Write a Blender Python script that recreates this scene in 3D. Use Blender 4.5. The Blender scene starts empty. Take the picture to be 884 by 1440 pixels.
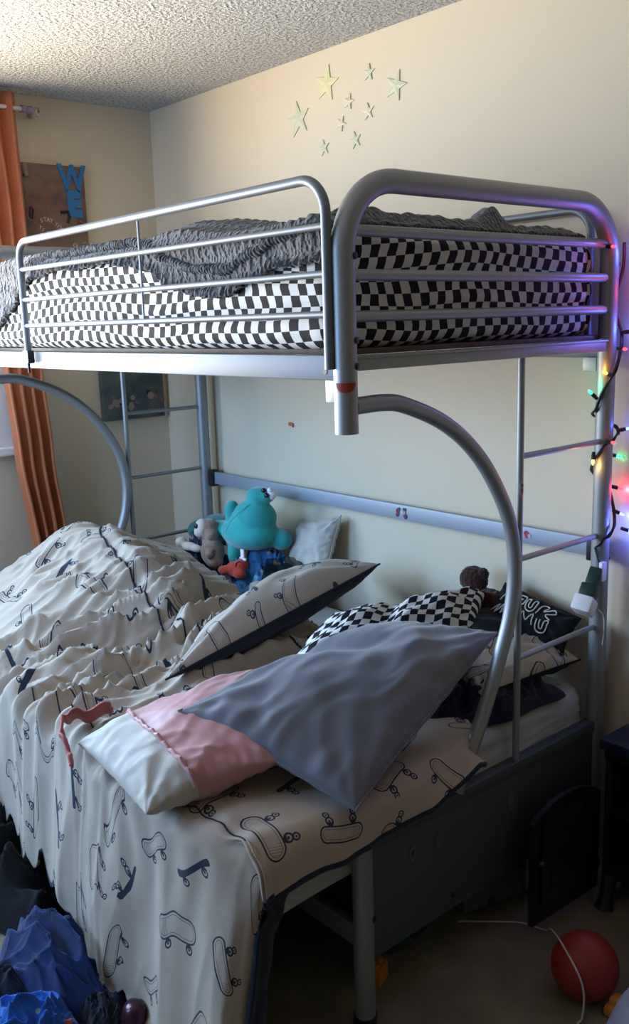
import bpy, bmesh, math, random
from mathutils import Vector, Matrix, noise
PI = math.pi
C = bpy.context.scene.collection
scn = bpy.context.scene
V = Vector

# ---------------------------------------------------------------- camera, light, exposure
cam = bpy.data.cameras.new('camera'); camo = bpy.data.objects.new('camera', cam); C.objects.link(camo)
R_ = V((0.75466103, -0.65542962, -0.02997897)); U_ = V((0.15466969, 0.13331081, 0.9789308)); F_ = V((0.63762372, 0.74339777, -0.20197957))
camo.matrix_world = Matrix(((R_.x, U_.x, -F_.x, -2.4647167), (R_.y, U_.y, -F_.y, -1.48588759), (R_.z, U_.z, -F_.z, 1.74354017), (0, 0, 0, 1)))
cam.sensor_fit = 'VERTICAL'; cam.sensor_height = 24.0; cam.lens = 1302.857 / 1440 * 24
cam.clip_start = 0.02
scn.camera = camo

w = bpy.data.worlds.new('daylight'); scn.world = w; w.use_nodes = True
w.node_tree.nodes['Background'].inputs[0].default_value = (0.72, 0.84, 1.0, 1)
w.node_tree.nodes['Background'].inputs[1].default_value = 1.0

def area(name, loc, direction, sx, sy, color, power, spread=PI):
    l = bpy.data.lights.new(name, 'AREA'); l.shape = 'RECTANGLE'; l.size = sx; l.size_y = sy
    l.color = color; l.energy = power; l.spread = spread
    o = bpy.data.objects.new(name, l); C.objects.link(o); o.location = loc
    o.rotation_euler = V(direction).to_track_quat('-Z', 'Z').to_euler()
    return o
# daylight of the window in the far wall: cool sky from above, warm light bounced off the ground outside
area("window_sky_light", (-1.95, 2.60, 1.80), (0.20, -1, -0.50), 1.9, 1.15, (0.42, 0.69, 1.0), 66, 2.3)
area("window_ground_light", (-1.95, 2.60, 1.80), (0.36, -1, 0.78), 1.9, 1.15, (1.0, 0.82, 0.57), 77, 2.1)
# the room's second window, in the wall left of the camera
area("side_window_light", (-3.52, 1.35, 1.72), (1, -0.02, -0.46), 1.2, 1.1, (0.27, 0.54, 1.0), 26, 2.0)

scn.view_settings.view_transform = 'Standard'; scn.view_settings.look = 'None'
scn.view_settings.gamma = 1.0; scn.view_settings.use_curve_mapping = False
scn.view_settings.exposure = 0.25
try:
    scn.cycles.use_denoising = True; scn.cycles.max_bounces = 10; scn.cycles.diffuse_bounces = 6
    scn.cycles.sample_clamp_indirect = 6.0
except Exception: pass

# ---------------------------------------------------------------- object helpers
def obj(name, bm, mat, parent=None, smooth=True, mods=None):
    me = bpy.data.meshes.new(name); bm.normal_update(); bm.to_mesh(me); bm.free()
    for m in (mat if isinstance(mat, (list, tuple)) else [mat]): me.materials.append(m)
    if smooth:
        for p in me.polygons: p.use_smooth = True
    o = bpy.data.objects.new(name, me); C.objects.link(o)
    if parent is not None: o.parent = parent
    return o
def flatsm(o, ang=35):
    # smooth only shallow edges: mark the steep ones sharp
    me = o.data; bm = bmesh.new(); bm.from_mesh(me)
    for e in bm.edges:
        if len(e.link_faces) == 2 and e.calc_face_angle(0) > math.radians(ang): e.smooth = False
    bm.to_mesh(me); bm.free(); return o
def tag(o, label, cat, group=None, kind=None):
    o['label'] = label; o['category'] = cat
    if group: o['group'] = group
    if kind: o['kind'] = kind
    return o
def empty(name, loc, label, cat, group=None):
    o = bpy.data.objects.new(name, None); C.objects.link(o); o.location = loc; o.empty_display_size = .1
    return tag(o, label, cat, group)
def struct(name, bm, mat, smooth=False):
    o = obj(name, bm, mat, None, smooth); o['kind'] = 'structure'; return o
def local(o, parent):
    # geometry was written in world coordinates: make it local to its (unrotated) parent
    t = parent.matrix_world.translation if False else parent.location
    o.data.transform(Matrix.Translation(-V(t))); return o
def part(name, bm, mat, parent, smooth=True, label=None, sharp=35, root=None):
    o = obj(name, bm, mat, parent, smooth)
    r = root or parent
    if r.type == 'EMPTY': local(o, r)
    if smooth and sharp: flatsm(o, sharp)
    if label: o['label'] = label
    return o

def box(bm, lo, hi, bev=0.0, M=None):
    lo = V(lo); hi = V(hi); c = (lo + hi) / 2; d = hi - lo
    r = bmesh.ops.create_cube(bm, size=1.0)
    vs = r['verts']
    for v in vs: v.co = V((v.co.x * d.x, v.co.y * d.y, v.co.z * d.z)) + c
    if bev > 0:
        es = list({e for v in vs for e in v.link_edges})
        rb = bmesh.ops.bevel(bm, geom=es, offset=bev, segments=2, profile=.6, affect='EDGES')
        vs = list({v for f in rb['faces'] for v in f.verts} | {v for v in vs if v.is_valid})
    if M is not None:
        for v in vs: v.co = M @ v.co
    return vs
def tube(bm, pts, r, seg=14, cap=True, closed=False):
    pts = [V(p) for p in pts]; n = len(pts)
    rings = []; prev = None
    for i, p in enumerate(pts):
        if closed: t = (pts[(i + 1) % n] - pts[i - 1]).normalized()
        else: t = (pts[min(i + 1, n - 1)] - pts[max(i - 1, 0)]).normalized()
        if prev is None:
            a = V((0, 0, 1)) if abs(t.z) < .9 else V((0, 1, 0))
            nrm = (a - t * a.dot(t)).normalized()
        else:
            nrm = prev - t * prev.dot(t)
            nrm = nrm.normalized() if nrm.length > 1e-6 else t.orthogonal().normalized()
        prev = nrm; b = t.cross(nrm)
        rr = r[i] if isinstance(r, (list, tuple)) else r
        rings.append([bm.verts.new(p + (nrm * math.cos(2 * PI * k / seg) + b * math.sin(2 * PI * k / seg)) * rr) for k in range(seg)])
    m = n if closed else n - 1
    for i in range(m):
        A = rings[i]; B = rings[(i + 1) % n]
        for k in range(seg): bm.faces.new((A[k], A[(k + 1) % seg], B[(k + 1) % seg], B[k]))
    if cap and not closed:
        bm.faces.new(list(reversed(rings[0]))); bm.faces.new(rings[-1])
    return rings
def fillet(pts, rad, seg=8):
    pts = [V(p) for p in pts]; out = [pts[0]]
    for i in range(1, len(pts) - 1):
        p = pts[i]; a = (pts[i - 1] - p); b = (pts[i + 1] - p)
        ang = a.angle(b); rr = rad[i - 1] if isinstance(rad, (list, tuple)) else rad
        d = min(rr / math.tan(ang / 2), a.length * .95, b.length * .95); rr = d * math.tan(ang / 2)
        a.normalize(); b.normalize(); c = p + (a + b).normalized() * (rr / math.sin(ang / 2))
        s = p + a * d - c; e = p + b * d - c
        R0 = s.length; sn, en = s.normalized(), e.normalized()
        for k in range(seg + 1): out.append(c + sn.slerp(en, k / seg).normalized() * R0)
    out.append(pts[-1]); return out
def catmull(pts, n=8):
    pts = [V(p) for p in pts]; P = [pts[0] * 2 - pts[1]] + pts + [pts[-1] * 2 - pts[-2]]; out = []
    for i in range(1, len(P) - 2):
        a, b, c, d = P[i - 1:i + 3]
        for k in range(n):
            t = k / n
            out.append(.5 * ((2 * b) + (c - a) * t + (2 * a - 5 * b + 4 * c - d) * t * t + (3 * b - a - 3 * c + d) * t ** 3))
    out.append(pts[-1]); return out
def ball(bm, c, r, sub=3, M=None):
    rr = V(r) if isinstance(r, (list, tuple, Vector)) else V((r, r, r))
    vs = bmesh.ops.create_icosphere(bm, subdivisions=sub, radius=1.0)['verts']
    for v in vs:
        q = V((v.co.x * rr.x, v.co.y * rr.y, v.co.z * rr.z))
        v.co = (M @ q if M is not None else q) + V(c)
    return vs
def NB(x, y, z=0): return noise.noise(V((x, y, z)))
def ridge(x, y, z=0): 
    n = noise.noise(V((x, y, z))); return (1 - min(1, abs(n) * 1.9)) ** 1.6
def sst(a, b, x):
    t = max(0., min(1., (x - a) / (b - a))); return t * t * (3 - 2 * t)
def interp(tab, x):
    if x <= tab[0][0]: return tab[0][1]
    for (a, p), (b, q) in zip(tab, tab[1:]):
        if x <= b:
            t = (x - a) / (b - a); t = t * t * (3 - 2 * t); return p + (q - p) * t
    return tab[-1][1]
def grid(bm, nu, nv, fn, uvfn=None, matfn=None, closed_u=False):
    uvl = bm.loops.layers.uv.verify() if uvfn else None
    vs = [[bm.verts.new(fn(i / (nu - 1), j / (nv - 1))) for j in range(nv)] for i in range(nu)]
    for i in range(nu - 1):
        for j in range(nv - 1):
            f = bm.faces.new((vs[i][j], vs[i + 1][j], vs[i + 1][j + 1], vs[i][j + 1]))
            if uvl:
                for l, (a, b) in zip(f.loops, ((i, j), (i + 1, j), (i + 1, j + 1), (i, j + 1))):
                    l[uvl].uv = uvfn(a / (nu - 1), b / (nv - 1))
            if matfn: f.material_index = matfn((i + .5) / (nu - 1), (j + .5) / (nv - 1))
    return vs
def solid(o, t, off=-1.0):
    m = o.modifiers.new('thickness', 'SOLIDIFY'); m.thickness = t; m.offset = off; return o
def blob(name, balls, mat, parent, voxel=.009, label=None, smooth_it=8, root=None):
    # union of ellipsoids grown into one continuous surface
    bm = bmesh.new()
    for b in balls: ball(bm, b[0], b[1], 3, b[2] if len(b) > 2 else None)
    o = part(name, bm, mat, parent, True, label, 0, root)
    m = o.modifiers.new('remesh', 'REMESH'); m.mode = 'VOXEL'; m.voxel_size = voxel; m.use_smooth_shade = True
    s = o.modifiers.new('smooth', 'SMOOTH'); s.iterations = smooth_it; s.factor = .6
    return o

# ---------------------------------------------------------------- material helpers
def mat(name, color=(.5, .5, .5), rough=.6, metal=0, **kw):
    m = bpy.data.materials.new(name); m.use_nodes = True
    b = m.node_tree.nodes['Principled BSDF']
    b.inputs['Base Color'].default_value = (*color, 1); b.inputs['Roughness'].default_value = rough
    b.inputs['Metallic'].default_value = metal
    for k, v in kw.items(): b.inputs[k.replace('_', ' ')].default_value = v
    return m
class N:   # tiny expression builder over shader math nodes
    def __init__(s, nt, sock): s.nt = nt; s.s = sock
    def op(s, o, b=None, c=None):
        n = s.nt.nodes.new('ShaderNodeMath'); n.operation = o
        for i, x in enumerate((s, b, c)):
            if x is None: continue
            if isinstance(x, N): s.nt.links.new(x.s, n.inputs[i])
            else: n.inputs[i].default_value = x
        return N(s.nt, n.outputs[0])
    def __add__(s, o): return s.op('ADD', o)
    __radd__ = __add__
    def __sub__(s, o): return s.op('SUBTRACT', o)
    def __mul__(s, o): return s.op('MULTIPLY', o)
    __rmul__ = __mul__
    def __truediv__(s, o): return s.op('DIVIDE', o)
    def abs(s): return s.op('ABSOLUTE')
    def floor(s): return s.op('FLOOR')
    def min(s, o): return s.op('MINIMUM', o)
    def max(s, o): return s.op('MAXIMUM', o)
    def lt(s, o): return s.op('LESS_THAN', o)
    def gt(s, o): return s.op('GREATER_THAN', o)
    def sin(s): return s.op('SINE')
    def cos(s): return s.op('COSINE')
    def sqrt(s): return s.op('SQRT')
    def inv(s): return (s * -1.0) + 1.0
def coords(m, kind='Object'):
    return m.node_tree.nodes.new('ShaderNodeTexCoord').outputs[kind]
def nz(m, scale, detail=3, vec=None, rough=.5, kind='Object', dist=0):
    nt = m.node_tree; n = nt.nodes.new('ShaderNodeTexNoise'); n.inputs['Scale'].default_value = scale
    n.inputs['Detail'].default_value = detail; n.inputs['Roughness'].default_value = rough; n.inputs['Distortion'].default_value = dist
    nt.links.new(vec if vec is not None else coords(m, kind), n.inputs['Vector']); return n
def ramp(m, fac, stops):
    nt = m.node_tree; r = nt.nodes.new('ShaderNodeValToRGB'); e = r.color_ramp.elements
    while len(e) < len(stops): e.new(.5)
    for el, (p, c) in zip(e, stops): el.position = p; el.color = (*c, 1)
    nt.links.new(fac, r.inputs[0]); return r.outputs[0]
def bsdf(m): return m.node_tree.nodes['Principled BSDF']
def setcol(m, sock): m.node_tree.links.new(sock, bsdf(m).inputs['Base Color'])
def bump(m, h, strength=.3, dist=.01):
    nt = m.node_tree; b = nt.nodes.new('ShaderNodeBump'); b.inputs['Strength'].default_value = strength; b.inputs['Distance'].default_value = dist
    nt.links.new(h, b.inputs['Height']); nt.links.new(b.outputs[0], bsdf(m).inputs['Normal']); return b
def mix(m, fac, a, b):
    nt = m.node_tree; n = nt.nodes.new('ShaderNodeMix'); n.data_type = 'RGBA'
    nt.links.new(fac, n.inputs[0])
    for i, x in ((6, a), (7, b)):
        if isinstance(x, tuple): n.inputs[i].default_value = (*x, 1)
        else: nt.links.new(x, n.inputs[i])
    return n.outputs[2]
def uvxy(m):
    nt = m.node_tree; s = nt.nodes.new('ShaderNodeSeparateXYZ'); nt.links.new(coords(m, 'UV'), s.inputs[0])
    return N(nt, s.outputs[0]), N(nt, s.outputs[1])
def cloth(name, color, rough=.85, sheen=.15, var=.06, wr=.15, sc=14):
    m = mat(name, color, rough); b = bsdf(m); b.inputs['Sheen Weight'].default_value = sheen
    b.inputs['Specular IOR Level'].default_value = .25
    n = nz(m, sc, 4); c2 = tuple(max(0, x * (1 - var * 2)) for x in color); c1 = tuple(min(1, x * (1 + var)) for x in color)
    setcol(m, ramp(m, n.outputs[0], [(.3, c2), (.7, c1)]))
    bump(m, nz(m, 60, 3).outputs[0], wr, .004); return m
def skate_cloth(name, base, ink, cell=.185, scale=1.0):
    m = cloth(name, base, .85, .1, .02, .12); nt = m.node_tree
    base_sock = bsdf(m).inputs['Base Color'].links[0].from_socket
    u, v = uvxy(m)
    U = u / cell; Vv = v / cell
    Vv = Vv + ((U.floor() * .5).op('FRACT') * 1.0)      # brick-like offset of the motif rows
    iu, iv = U.floor(), Vv.floor()
    wn = nt.nodes.new('ShaderNodeTexWhiteNoise'); wn.noise_dimensions = '2D'
    cb = nt.nodes.new('ShaderNodeCombineXYZ'); nt.links.new(iu.s, cb.inputs[0]); nt.links.new(iv.s, cb.inputs[1]); nt.links.new(cb.outputs[0], wn.inputs['Vector'])
    sp = nt.nodes.new('ShaderNodeSeparateColor'); nt.links.new(wn.outputs['Color'], sp.inputs[0])
    r1, r2, r3 = (N(nt, sp.outputs[i]) for i in range(3))
    px = (U - iu - .5 + (r2 - .5) * .25) * (cell / scale); py = (Vv - iv - .5 + (r3 - .5) * .25) * (cell / scale)
    th = r1 * 6.283; c, s = th.cos(), th.sin()
    x = px * c + py * s; y = py * c - px * s
    ax = x.abs()
    bend = (r2 - .35) * 1.7
    y = y + bend * x * x - (r2 - .35) * .004
    hb = (r3 * .022) + .004
    ln = .068
    dx = (ax - ((hb * -1.0) + ln)).max(0.0)
    d = (dx * dx + y * y).sqrt() - hb
    outline = d.abs().lt(.0019)
    slim = hb.lt(.0085) * d.lt(0.0)
    inner = (d + .007).abs().lt(.0008)
    hatch = ((x * 1000.0 + y * 300.0).sin().gt(.6)) * d.lt(-.006) * x.gt(.035) * hb.gt(.012)
    wy = y + hb + .013
    dw = ((ax - .036) * (ax - .036) + wy * wy).sqrt() - .0095
    wheel = dw.abs().lt(.0022) + (dw + .0065).lt(0.0) + ((dw * -1.0).gt(.0) * (wy.gt(.001)) * .6)
    wy2 = wy + .017; dw2 = ((ax - .040) * (ax - .040) + wy2 * wy2).sqrt() - .0075
    wheel = wheel.max(dw2.abs().lt(.0020) * r1.gt(.45) * dw.gt(0.0)).max((dw2 + .005).lt(0.0) * r1.gt(.45))
    truck = (ax - .036).abs().lt(.006) * (y * -1.0).gt(hb) * wy.gt(.004)
    ink_m = (outline.max(slim).max(inner * .7).max(hatch * .45).max(wheel).max(truck)).min(1.0)
    setcol(m, mix(m, ink_m.s, base_sock, ink))
    return m
def checker(name, size, a, b, rough=.8):
    m = mat(name, a, rough); nt = m.node_tree; bsdf(m).inputs['Specular IOR Level'].default_value = .25
    t = nt.nodes.new('ShaderNodeTexChecker'); t.inputs['Scale'].default_value = 1 / size
    t.inputs[1].default_value = (*a, 1); t.inputs[2].default_value = (*b, 1)
    nt.links.new(coords(m, 'UV'), t.inputs['Vector']); setcol(m, t.outputs[0])
    bump(m, nz(m, 70, 3).outputs[0], .12, .004); return m

# paints and fabrics
def wall_mat(name, c):
    m = mat(name, c, .75); n = nz(m, 1.2, 2); setcol(m, ramp(m, n.outputs[0], [(.3, tuple(x * .97 for x in c)), (.7, c)]))
    bump(m, nz(m, 90, 3).outputs[0], .12, .003); return m
M_wall = wall_mat('cream_paint', (.71, .61, .455))
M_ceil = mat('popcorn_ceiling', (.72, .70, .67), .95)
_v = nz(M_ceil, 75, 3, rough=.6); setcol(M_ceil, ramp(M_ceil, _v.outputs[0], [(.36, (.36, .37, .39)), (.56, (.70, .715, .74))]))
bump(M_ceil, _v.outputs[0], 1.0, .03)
M_carpet = mat('beige_carpet', (.30, .25, .17), 1.0)
_n = nz(M_carpet, 6, 5); setcol(M_carpet, ramp(M_carpet, _n.outputs[0], [(.3, (.16, .13, .088)), (.7, (.28, .235, .16))]))
bump(M_carpet, nz(M_carpet, 320, 2).outputs[0], .8, .006)
M_white = mat('white_vinyl', (.80, .79, .80), .45)
M_glass = mat('window_glass', (.9, .93, .95), .05); bsdf(M_glass).inputs['Transmission Weight'].default_value = 1.0
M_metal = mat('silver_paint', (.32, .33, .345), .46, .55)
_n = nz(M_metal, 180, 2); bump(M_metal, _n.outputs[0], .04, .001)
M_rail = mat('silver_paint_glare_cut', (.185, .20, .225), .5, .5)  # same silver as the frame, colour darkened against window glare
M_backrail = mat('silver_paint_blue_lit', (.34, .38, .44), .5, .35); M_frontrail = mat('silver_paint_toned_down', (.15, .165, .19), .5, .45)  # same silver: blue window light put into one colour, glare taken off the other
M_panel = mat('silver_paint_shaded', (.085, .10, .10), .5, .4)  # frame paint darkened: shade of the end face put into the colour
M_black = mat('black_plastic', (.012, .012, .014), .4)
M_wood = mat('plywood', (.30, .19, .11), .7)
_n = nz(M_wood, 9, 4, dist=2); setcol(M_wood, ramp(M_wood, _n.outputs[0], [(.3, (.07, .045, .028)), (.7, (.12, .08, .05))]))
M_dark = mat('black_stained_wood', (.010, .010, .016), .42)
_n = nz(M_dark, 12, 4, dist=1); setcol(M_dark, ramp(M_dark, _n.outputs[0], [(.3, (.007, .007, .011)), (.7, (.014, .014, .022))]))
M_curtain = cloth('orange_curtain_cloth', (.52, .165, .065), .8, .2, .06, .1, 9)
M_check = checker('checkered_sheet', .0285, (.74, .72, .70), (.012, .011, .014))
M_check2 = checker('checkered_pillowcase', .031, (.74, .72, .70), (.012, .012, .02))
M_knit = cloth('grey_knit', (.115, .115, .125), .95, .35, .15, .35, 40)
_vk = M_knit.node_tree.nodes.new('ShaderNodeTexVoronoi'); _vk.inputs['Scale'].default_value = 85
M_knit.node_tree.links.new(coords(M_knit), _vk.inputs['Vector']); bump(M_knit, _vk.outputs['Distance'], .9, .010)
M_duvet = skate_cloth('skateboard_print_cotton', (.41, .335, .27), (.018, .022, .045))
M_skpil = skate_cloth('skateboard_print_pillowcase', (.45, .38, .32), (.03, .035, .06), .17)
M_navy = cloth('navy_cotton', (.012, .016, .030), .85, .1)
M_grey = cloth('grey_satin_cotton', (.125, .127, .158), .5, .25, .04, .1)
bsdf(M_grey).inputs['Specular IOR Level'].default_value = .45
M_pink = cloth('pink_satin', (.50, .235, .24), .48, .2, .04, .1); bsdf(M_pink).inputs['Specular IOR Level'].default_value = .45
M_rose = cloth('rose_red_cloth', (.40, .10, .10), .7)
M_ivory = cloth('ivory_pillow_cotton', (.50, .46, .41), .8)
M_sheet = cloth('white_fitted_sheet', (.42, .405, .40), .85)
M_blackcl = cloth('black_cloth', (.008, .008, .010), .9, .05)
M_teal = cloth('teal_plush', (.028, .35, .335), .95, .5, .06, .2)
M_teal2 = cloth('deep_teal_plush', (.020, .15, .15), .95, .4, .1, .2)
M_tan = cloth('taupe_plush', (.30, .20, .155), 1, .4, .15, .5, 50)
M_cream = cloth('cream_plush', (.62, .53, .47), 1, .3)
M_brown = cloth('brown_fur', (.035, .009, .005), 1, .3, .3, .9, 60)
M_blue = cloth('royal_blue_jersey', (.004, .022, .095), .75, .2)
M_red = cloth('red_plush', (.50, .055, .03), .9, .3)
M_ballm = mat('red_rubber', (.27, .018, .012), .5); bump(M_ballm, nz(M_ballm, 260, 2).outputs[0], .2, .002)
M_orange = mat('orange_plastic', (.62, .20, .02), .45)
M_tealp = mat('teal_plastic', (.01, .10, .11), .4)
M_lav = cloth('pale_lavender_cloth', (.42, .40, .50), .85)
M_star = mat('glow_star_plastic', (.60, .60, .43), .5)
M_stary = mat('yellowed_star_plastic', (.70, .66, .38), .5)
M_starc = mat('faded_star_plastic', (.69, .63, .44), .5)
M_cordw = mat('white_cord', (.60, .55, .50), .5)
M_green = mat('dark_green_plastic', (.004, .028, .018), .45)
def fabric_print(name, base, spots, sc=16):
    m = cloth(name, base, .8); nt = m.node_tree
    v = nt.nodes.new('ShaderNodeTexVoronoi'); v.inputs['Scale'].default_value = sc; nt.links.new(coords(m), v.inputs['Vector'])
    sp = nt.nodes.new('ShaderNodeSeparateColor'); nt.links.new(v.outputs['Color'], sp.inputs[0])
    cols = ramp(m, sp.outputs[0], spots)
    nt.nodes[-1] if False else None
    d = N(nt, v.outputs['Distance']).lt(.36) * N(nt, sp.outputs[1]).gt(.35)
    b = bsdf(m).inputs['Base Color'].links[0].from_socket
    setcol(m, mix(m, d.s, b, cols)); return m
M_bluep = fabric_print('bright_blue_print', (.015, .10, .40), [(0, (.5, .03, .03)), (.4, (.55, .45, .05)), (.7, (.6, .6, .65)), (1, (.05, .25, .08))], 17)
M_throw = fabric_print('blue_throw_print', (.045, .19, .42), [(0, (.4, .03, .03)), (.45, (.05, .35, .6)), (.75, (.55, .42, .05)), (1, (.5, .55, .6))], 15)
M_webp = fabric_print('purple_web_print', (.05, .05, .13), [(0, (.35, .04, .06)), (.6, (.3, .3, .4)), (1, (.02, .02, .05))], 30)
def emit(name, color, strength):
    m = mat(name, color, .4); b = bsdf(m); b.inputs['Emission Color'].default_value = (*color, 1); b.inputs['Emission Strength'].default_value = strength; return m
exec_parts = True
# ================================================================ THE ROOM
YF, ZC, XL, YN = 2.482, 2.72, -3.40, -3.60
def slab(name, lo, hi, m):
    bm = bmesh.new(); box(bm, lo, hi); return struct(name, bm, m)
slab('floor', (XL - .1, YN - .1, -.1), (.1, YF + .1, 0), M_carpet)
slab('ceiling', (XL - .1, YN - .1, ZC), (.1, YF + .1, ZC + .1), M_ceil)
slab('wall_right', (0, YN - .1, 0), (.1, YF + .1, ZC), M_wall)
slab('wall_near', (XL - .1, YN - .1, 0), (0, YN, ZC), wall_mat('bounce_cut_brown', (.16, .13, .10)))  # unseen wall; dark tone made up to cut light bounced onto the bed end
WX0, WX1, WZ0, WZ1 = -2.90, -.96, 1.25, 2.36
bm = bmesh.new()
box(bm, (XL, YF, 0), (WX0, YF + .1, ZC)); box(bm, (WX1, YF, 0), (0, YF + .1, ZC))
box(bm, (WX0, YF, 0), (WX1, YF + .1, WZ0)); box(bm, (WX0, YF, WZ1), (WX1, YF + .1, ZC))
struct('wall_far', bm, M_wall)
SY0, SY1, SZ0, SZ1 = .73, 1.97, 1.15, 2.29
bm = bmesh.new()
box(bm, (XL - .1, YN, 0), (XL, SY0, ZC)); box(bm, (XL - .1, SY1, 0), (XL, YF, ZC))
box(bm, (XL - .1, SY0, 0), (XL, SY1, SZ0)); box(bm, (XL - .1, SY0, SZ1), (XL, SY1, ZC))
struct('wall_left', bm, wall_mat('bounce_cut_taupe', (.40, .34, .25)))  # wall out of view; tone made up darker to hold down bounced light
# white vinyl windows: casing, sill and sash bars (part of the room)
bm = bmesh.new()
box(bm, (WX0 - .03, YF - .015, WZ0 - .01), (WX0 + .07, YF + .06, WZ1 + .02), .006)
box(bm, (WX1 - .07, YF - .015, WZ0 - .01), (WX1 + .175, YF + .06, WZ1 + .02), .006)
box(bm, (WX0 + .07, YF - .012, WZ1 - .05), (WX1 - .07, YF + .055, WZ1 + .02), .006)
box(bm, (WX0 + .07, YF - .012, WZ0 - .01), (WX1 - .07, YF + .055, WZ0 + .05), .006)
box(bm, (-1.95, YF + .01, WZ0 + .05), (-1.90, YF + .05, WZ1 - .05), .005)
box(bm, (WX0 - .05, YF - .05, WZ0 - .045), (WX1 + .19, YF + .02, WZ0 - .008), .008)
struct('window_1', bm, M_white)
bm = bmesh.new()
for a, b in (((XL - .06, SY0 - .03, SZ0 - .02), (XL + .015, SY0 + .06, SZ1 + .02)), ((XL - .06, SY1 - .06, SZ0 - .02), (XL + .015, SY1 + .03, SZ1 + .02)),
             ((XL - .055, SY0 + .06, SZ0 - .02), (XL + .012, SY1 - .06, SZ0 + .05)), ((XL - .055, SY0 + .06, SZ1 - .05), (XL + .012, SY1 - .06, SZ1 + .02)),
             ((XL - .05, 1.325, SZ0 + .05), (XL - .01, 1.375, SZ1 - .05))):
    box(bm, a, b, .006)
struct('window_2', bm, M_white)

# ================================================================ BUNK BED
XB, XU, L = -.07, -1.09, 2.075
bed = empty('bunk_bed', (-.58, 1.0, 0), 'silver metal bunk bed with curved braces standing along the cream wall', 'bunk bed')
def cap(c, axis, r=.0075, h=.003):
    bm = bmesh.new(); c = V(c); a = V(axis).normalized()
    tube(bm, [c - a * h, c + a * h, c + a * (h + .0012)], [r, r, r * .6], 12); return bm
ZT = 2.0365
for Y, sgn in ((0.0, -1), (L, 1)):
    # arched end tube: from the free lower end of the front post, over the top, down to the floor
    bm = bmesh.new()
    tube(bm, fillet([(XU, Y, 1.499), (XU, Y, ZT), (XB, Y, ZT), (XB, Y, .012)], [.155, .155], 12), .0262, 22)
    arch = part('end_tube', bm, M_metal, bed)
    def sub(n, b, m, **k): return part(n, b, m, arch, root=bed, **k)
    for z in (1.875, 1.700, 1.645):
        sub('bolt_cap', cap((XU + .012, Y + sgn * .0245, z), (.4, sgn, 0)), M_black)
        sub('bolt_cap', cap((XB + .024, Y + sgn * .012, z), (1, sgn * .4, 0)), M_black)
    sub('bolt_cap', cap((XB + .024, Y + sgn * .012, 1.02), (1, sgn * .4, 0)), M_black)
    b = bmesh.new(); tube(b, [(XB, Y, 0), (XB, Y, .028)], .030, 20); sub('foot_cap', b, M_black)
    # three rails of the upper end, and the end bar under the mattress
    for z in (1.9294, 1.8376, 1.7500):
        bm = bmesh.new(); tube(bm, [(XU, Y, z), (XB, Y, z)], .0125, 14); part('end_rail', bm, M_metal, bed)
    bm = bmesh.new(); box(bm, (XU + .01, Y - .013, 1.634), (XB - .01, Y + .013, 1.662), .003)
    box(bm, (XU + .01, Y - .017, 1.660), (XB - .01, Y + .017, 1.6665), .002); part('end_bar', bm, M_metal, bed)
    # curved brace
    cp = [(-1.07, Y, 1.557), (-.973, Y, 1.558), (-.905, Y, 1.546), (-.781, Y, 1.498), (-.675, Y, 1.428), (-.587, Y, 1.335), (-.513, Y, 1.212), (-.486, Y, 1.085),
          (-.500, Y, .955), (-.550, Y, .826), (-.611, Y, .70), (-.668, Y, .60), (-.725, Y, .505)]
    bm = bmesh.new(); tube(bm, catmull(cp, 6), .0195, 18); part('curved_brace', bm, M_metal, bed)
    # ladder
    bm = bmesh.new(); tube(bm, [(-.468, Y, .50), (-.468, Y, 1.64)], .0098, 12); part('ladder_upright', bm, M_metal, bed)
    for z in (1.3753, 1.0943, .8118):
        bm = bmesh.new(); tube(bm, [(-.468, Y, z), (XB, Y, z)], .0082, 10); part('ladder_rung', bm, M_metal, bed)
    # lower front post
    bm = bmesh.new(); tube(bm, [(-1.072, Y, .012), (-1.072, Y, .493)], .0262, 22); po = part('front_post', bm, M_metal, bed)
    b = bmesh.new(); tube(b, [(-1.072, Y, 0), (-1.072, Y, .028)], .030, 20); part('foot_cap', b, M_black, po, root=bed)
    part('bolt_cap', cap((-1.058, Y + sgn * .024, .300), (.4, sgn, 0)), M_black, po, root=bed)
    # deep sheet-metal end panel with a folded top lip
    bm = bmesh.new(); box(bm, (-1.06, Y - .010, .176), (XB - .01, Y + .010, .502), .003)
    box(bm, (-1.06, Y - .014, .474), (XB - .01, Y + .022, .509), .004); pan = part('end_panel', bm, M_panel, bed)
    for x, z in ((-.748, .218), (-.33, .222)):
        part('bolt_cap', cap((x, Y + sgn * .010, z), (0, sgn, 0)), M_black, pan, root=bed)
# long rails
def chan(x0, x1, z0, z1, ya=.02, yb=L - .02):
    bm = bmesh.new(); box(bm, (x0, ya, z0), (x1, yb, z1), .003); return bm
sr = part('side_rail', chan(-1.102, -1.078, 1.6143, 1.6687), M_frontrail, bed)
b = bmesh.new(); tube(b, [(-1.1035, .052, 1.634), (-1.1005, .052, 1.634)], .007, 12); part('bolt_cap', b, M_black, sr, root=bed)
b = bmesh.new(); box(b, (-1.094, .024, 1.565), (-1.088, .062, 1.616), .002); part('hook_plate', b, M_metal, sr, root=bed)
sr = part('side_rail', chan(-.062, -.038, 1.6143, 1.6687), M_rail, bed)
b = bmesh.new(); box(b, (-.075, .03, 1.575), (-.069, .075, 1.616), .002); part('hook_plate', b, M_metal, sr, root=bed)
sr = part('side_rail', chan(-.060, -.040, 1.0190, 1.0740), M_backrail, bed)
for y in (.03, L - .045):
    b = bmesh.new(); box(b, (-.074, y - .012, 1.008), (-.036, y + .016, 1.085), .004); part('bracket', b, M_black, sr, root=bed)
part('side_rail', chan(-1.085, -1.060, .215, .275), M_rail, bed)
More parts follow.
